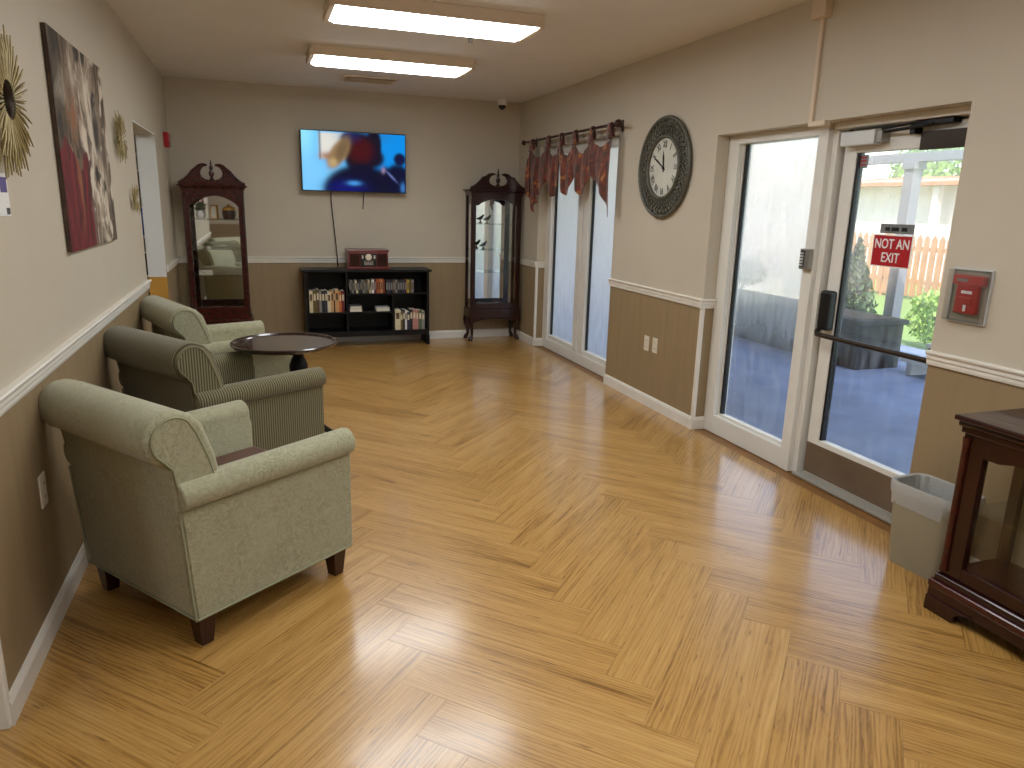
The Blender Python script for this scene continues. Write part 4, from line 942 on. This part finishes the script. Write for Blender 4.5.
for ang_, ln, w_, nm in ((60, .165, .007, 'minute_hand'), (5, .115, .011, 'hour_hand')):
    a = PI/2+math.radians(ang_); d = Vector((math.cos(a), math.sin(a))); p_ = Vector((-d.y, d.x))
    bm = bmesh.new(); P = [d*-.03+p_*w_*.5, d*-.03-p_*w_*.5, d*ln*.6-p_*w_, d*ln, d*ln*.6+p_*w_]; prism(bm, [(v.x, v.y) for v in P], .022 if ln > .13 else .020, .024 if ln > .13 else .0215, 'z'); obj(nm, bm, 'hand_dark', ck)
bm = bmesh.new(); lathe(bm, [(.011, .018), (.011, .026), (.004, .029)], 14); obj('hub', bm, 'hand_dark', ck, smooth=40)

# ------------------------------------------------------------------ fire pull station, outlets, wall alarm
fp = wallthing('fire_pull_station', 'R', (XR, 2.20, 1.155), 'red fire alarm pull station under a clear cover, right of the door', 'fire alarm')
bxo('back_plate', (-.088, .088, -.112, .112, .001, .004), 'clear_plastic', fp, bevel=.001)
pb = bxo('pull_box', (-.050, .050, -.072, .070, .004, .026), 'red_plastic', fp, bevel=.004)
bxo('top_bar', (-.070, .070, .045, .086, .004, .030), 'red_plastic', fp, bevel=.005); bxo('handle', (-.034, .034, -.032, -.004, .026, .034), 'red_plastic', pb, bevel=.003)
bxo('handle_print', (-.024, .024, .010, .022, .026, .0272), 'sign_white', pb); bxo('handle_print', (-.006, .006, -.062, -.036, .026, .0272), 'sign_white', pb); bxo('handle_print', (-.05, .0, .058, .070, .030, .0308), 'label_grey', fp)
for d in ((-.085, -.081, -.105, .105, .004, .04), (.081, .085, -.105, .105, .004, .04), (-.085, .085, .101, .105, .004, .04), (-.085, .085, -.105, -.101, .004, .04)): bxo('cover_side', d, 'clear_plastic', fp)
bxo('cover_front', (-.085, .085, -.105, .105, .04, .042), 'clear_plastic', fp)
for d in ((-.09, -.084, -.112, .112, .002, .010), (.084, .09, -.112, .112, .002, .010), (-.084, .084, .106, .112, .002, .010), (-.084, .084, -.112, -.106, .002, .010)): bxo('cover_flange', d, 'light_metal', fp)
def outlet(wall, pos, label):
    t = wallthing('outlet_plate', wall, pos, label, 'outlet', 'wall outlets')
    bxo('plate', (-.035, .035, -.057, .057, 0, .006), 'cream_plastic', t, bevel=.003)
    for yv in (-.024, .024):
        so = bxo('socket', (-.017, .017, yv-.014, yv+.014, .006, .008), 'cream_plastic', t, bevel=.002)
        for xx in (-.007, .007): bxo('slot', (xx-.0015, xx+.0015, yv-.004, yv+.006, .008, .0083), 'black_plastic', so)
outlet('R', (XR, 4.79, .475), 'cream outlet plate under the clock, left of the pair'); outlet('R', (XR, 4.665, .48), 'cream outlet plate under the clock, right of the pair'); outlet('L', (XL, 2.69, .487), 'cream outlet plate low on the left wall behind the nearest armchair')
al = wallthing('alarm_strobe', 'L', (XL, 7.50, 1.96), 'small red wall alarm beside the doorway near the back corner', 'alarm')
bxo('body', (-.06, .06, -.065, .065, 0, .045), 'red_plastic', al, bevel=.006); bxo('strobe', (-.03, .03, .0, .05, .045, .065), 'clear_plastic', al, bevel=.004); bxo('grille', (-.045, .045, -.055, -.01, .045, .048), 'cherry', al)

# ------------------------------------------------------------------ left wall decoration
pa = wallthing('canvas_painting', 'L', (XL+.002, 3.965, 1.667), 'tall abstract canvas of brown streaks with a red patch', 'painting')
PW, PH = .535, .433
mat('canvas_edge', S(74, 56, 44), .8, var=.4, scale=14); bxo('stretcher', (-PW, PW, -PH, PH, 0, .017), 'canvas_edge', pa, bevel=.002)
bm = bmesh.new(); grid(bm, lambda a, b: ((2*a-1)*PW, (2*b-1)*PH, .0178), 220, 180); me = finish(bm, 'canvas', recalc=False)
cols = []
def nsv(x, y, z=0): return mnoise.fractal(Vector((x, y, z)), 1.0, 2.0, 5)
def mixc(a, b, f): f = max(0, min(1, f)); return tuple(a[i]*(1-f)+b[i]*f for i in range(3))
cB = [S(*c)[:3] for c in ((66, 48, 34), (120, 98, 74), (178, 160, 138), (212, 198, 178), (124, 28, 32), (72, 14, 18), (150, 96, 60), (52, 44, 34))]
for v in me.vertices:
    u_ = v.co.x/PW*.5+.5; w_ = v.co.y/PH*.5+.5
    wx = u_+.10*nsv(u_*2, w_*1.2, 3); st_ = nsv(wx*11, w_*2.2, 1); st2 = nsv(wx*26, w_*5, 7); big = nsv(u_*3, w_*1.6, 5)
    c = mixc(cB[0], cB[1], .5+2.0*st_+.8*st2)
    light = math.exp(-((u_-.62-.10*math.sin(w_*5))/.20)**2)*(.4+.9*max(0, st2+.45))*(1 if w_ > .12 else .6)
    c = mixc(c, cB[2] if st_ < .1 else cB[3], light*1.1); thr = nsv(wx*7+4, w_*4.5, 9); c = mixc(c, cB[3], 4*max(0, thr-.12)*(1 if u_ > .38 else .35)); c = mixc(c, cB[7], 3*max(0, -thr-.22))
    c = mixc(c, cB[6], max(0, 1-((u_-.30)/.16)**2-((w_-.66)/.16)**2)*(.55+st2))
    fig = max(0, 1-((u_-.72)/.075)**2-((w_-.60)/.15)**2); c = mixc(c, cB[7], fig*1.2)
    if u_ < .16: c = mixc(c, cB[7], .55)
    edge = .47+.05*math.sin(u_*14)+.05*nsv(u_*8, 0, 2)
    lim = .46+.10*nsv(0, w_*5, 4)
    if w_ < edge and u_ < lim: c = mixc(cB[5], cB[4], .55+1.0*st2); c = mixc(c, cB[6], max(0, st_-.05)*1.3) if .15 < u_ < .32 else c
    elif w_ < edge-.06 and u_ < lim+.06: c = mixc(c, cB[5], .8)
    cols += [c[0], c[1], c[2], 1.0]
ca_ = me.color_attributes.new('print', 'FLOAT_COLOR', 'POINT'); ca_.data.foreach_set('color', cols)
obj('canvas', me, 'canvas_print', pa)
def sunburst(pos, R0, n, label, seed):
    t = wallthing('sunburst_decor', 'L', pos, label, 'wall decor', 'gold sunburst ornaments'); q_ = random.Random(seed)
    rh = R0*.27
    bm = bmesh.new(); tube(bm, [(rh*math.cos(2*PI*i/32), rh*math.sin(2*PI*i/32), .02) for i in range(32)], R0*.07, 8, True); obj('mirror_ring', bm, 'bronze_metal' if R0 > .2 else 'gold_metal', t, smooth=80)
    bm = bmesh.new(); lathe(bm, [(rh, .0), (rh, .016), (.002, .017)], 28); obj('mirror', bm, 'mirror', t, smooth=30)
    for k in range(n):
        a = 2*PI*k/n+q_.uniform(-.02, .02); ln = R0*q_.uniform(.84, 1.0) if k % 2 else R0*q_.uniform(.70, .86)
        if k == 0:
            pass
        bm = bmesh.new(); z0_ = .014+.012*(k % 3); w_ = R0*.017
        tube(bm, [(math.cos(a)*rh*.9, math.sin(a)*rh*.9, z0_), (math.cos(a)*ln*.7, math.sin(a)*ln*.7, z0_+.004), (math.cos(a)*ln, math.sin(a)*ln, z0_+.002)], [w_*.7, w_*1.1, w_*.5], 5)
        obj('ray', bm, 'gold_metal', t, smooth=80)
sunburst((XL, 2.755, 1.745), .245, 130, 'large gold sunburst mirror cut by the left edge of the view', 1)
sunburst((XL, 4.90, 1.79), .150, 70, 'mid-sized gold sunburst ornament right of the canvas', 2)
sunburst((XL, 5.255, 1.445), .098, 56, 'smallest gold sunburst ornament, nearest the doorway', 3)
ph = wallthing('photo_print', 'L', (XL, 2.66, 1.455), 'small white and purple photo print at the left edge', 'photo')
bxo('print', (-.095, .095, -.06, .07, 0, .003), 'sign_white', ph); mat('print_purple', S(96, 84, 140), .5); mat('print_dark', S(70, 66, 74), .5)
bxo('print_patch', (.02, .085, .012, .058, .003, .0036), 'print_purple', ph); bxo('print_patch', (.055, .09, -.055, -.035, .003, .0036), 'print_dark', ph)

# ------------------------------------------------------------------ room beyond the doorway
su = thing('storage_shelf', 'white shelf unit seen through the left doorway', 'shelf', (-1.35, 9.45, 0))
for xx in (-.45, .42): bxo('side_panel', (xx, xx+.03, -.15, .15, 0, 2.0), 'sign_white', su)
for zz in (.1, .55, 1.0, 1.45, 1.9): bxo('board', (-.42, .42, -.15, .15, zz, zz+.025), 'sign_white', su)
for k, (zz, c, h_, lab) in enumerate(((.125, 'navy', .26, 'navy storage box on the bottom shelf beyond the doorway'), (.575, 'black', .25, 'black storage box on the second shelf beyond the doorway'), (1.025, 'navy', .3, 'blue storage box on the third shelf beyond the doorway'), (1.475, 'grey', .25, 'grey storage box on the top shelf beyond the doorway'))):
    t = thing('storage_box', lab, 'box', (-1.30, 9.45, zz+.001), group='boxes on the white shelf')
    bxo('body', (-.3, .3, -.12, .12, 0, h_), 'sky_blue_paper' if k == 2 else 'cover_'+c, t, bevel=.006); bxo('lid', (-.305, .305, -.125, .125, h_, h_+.02), 'sign_white', t, bevel=.003)
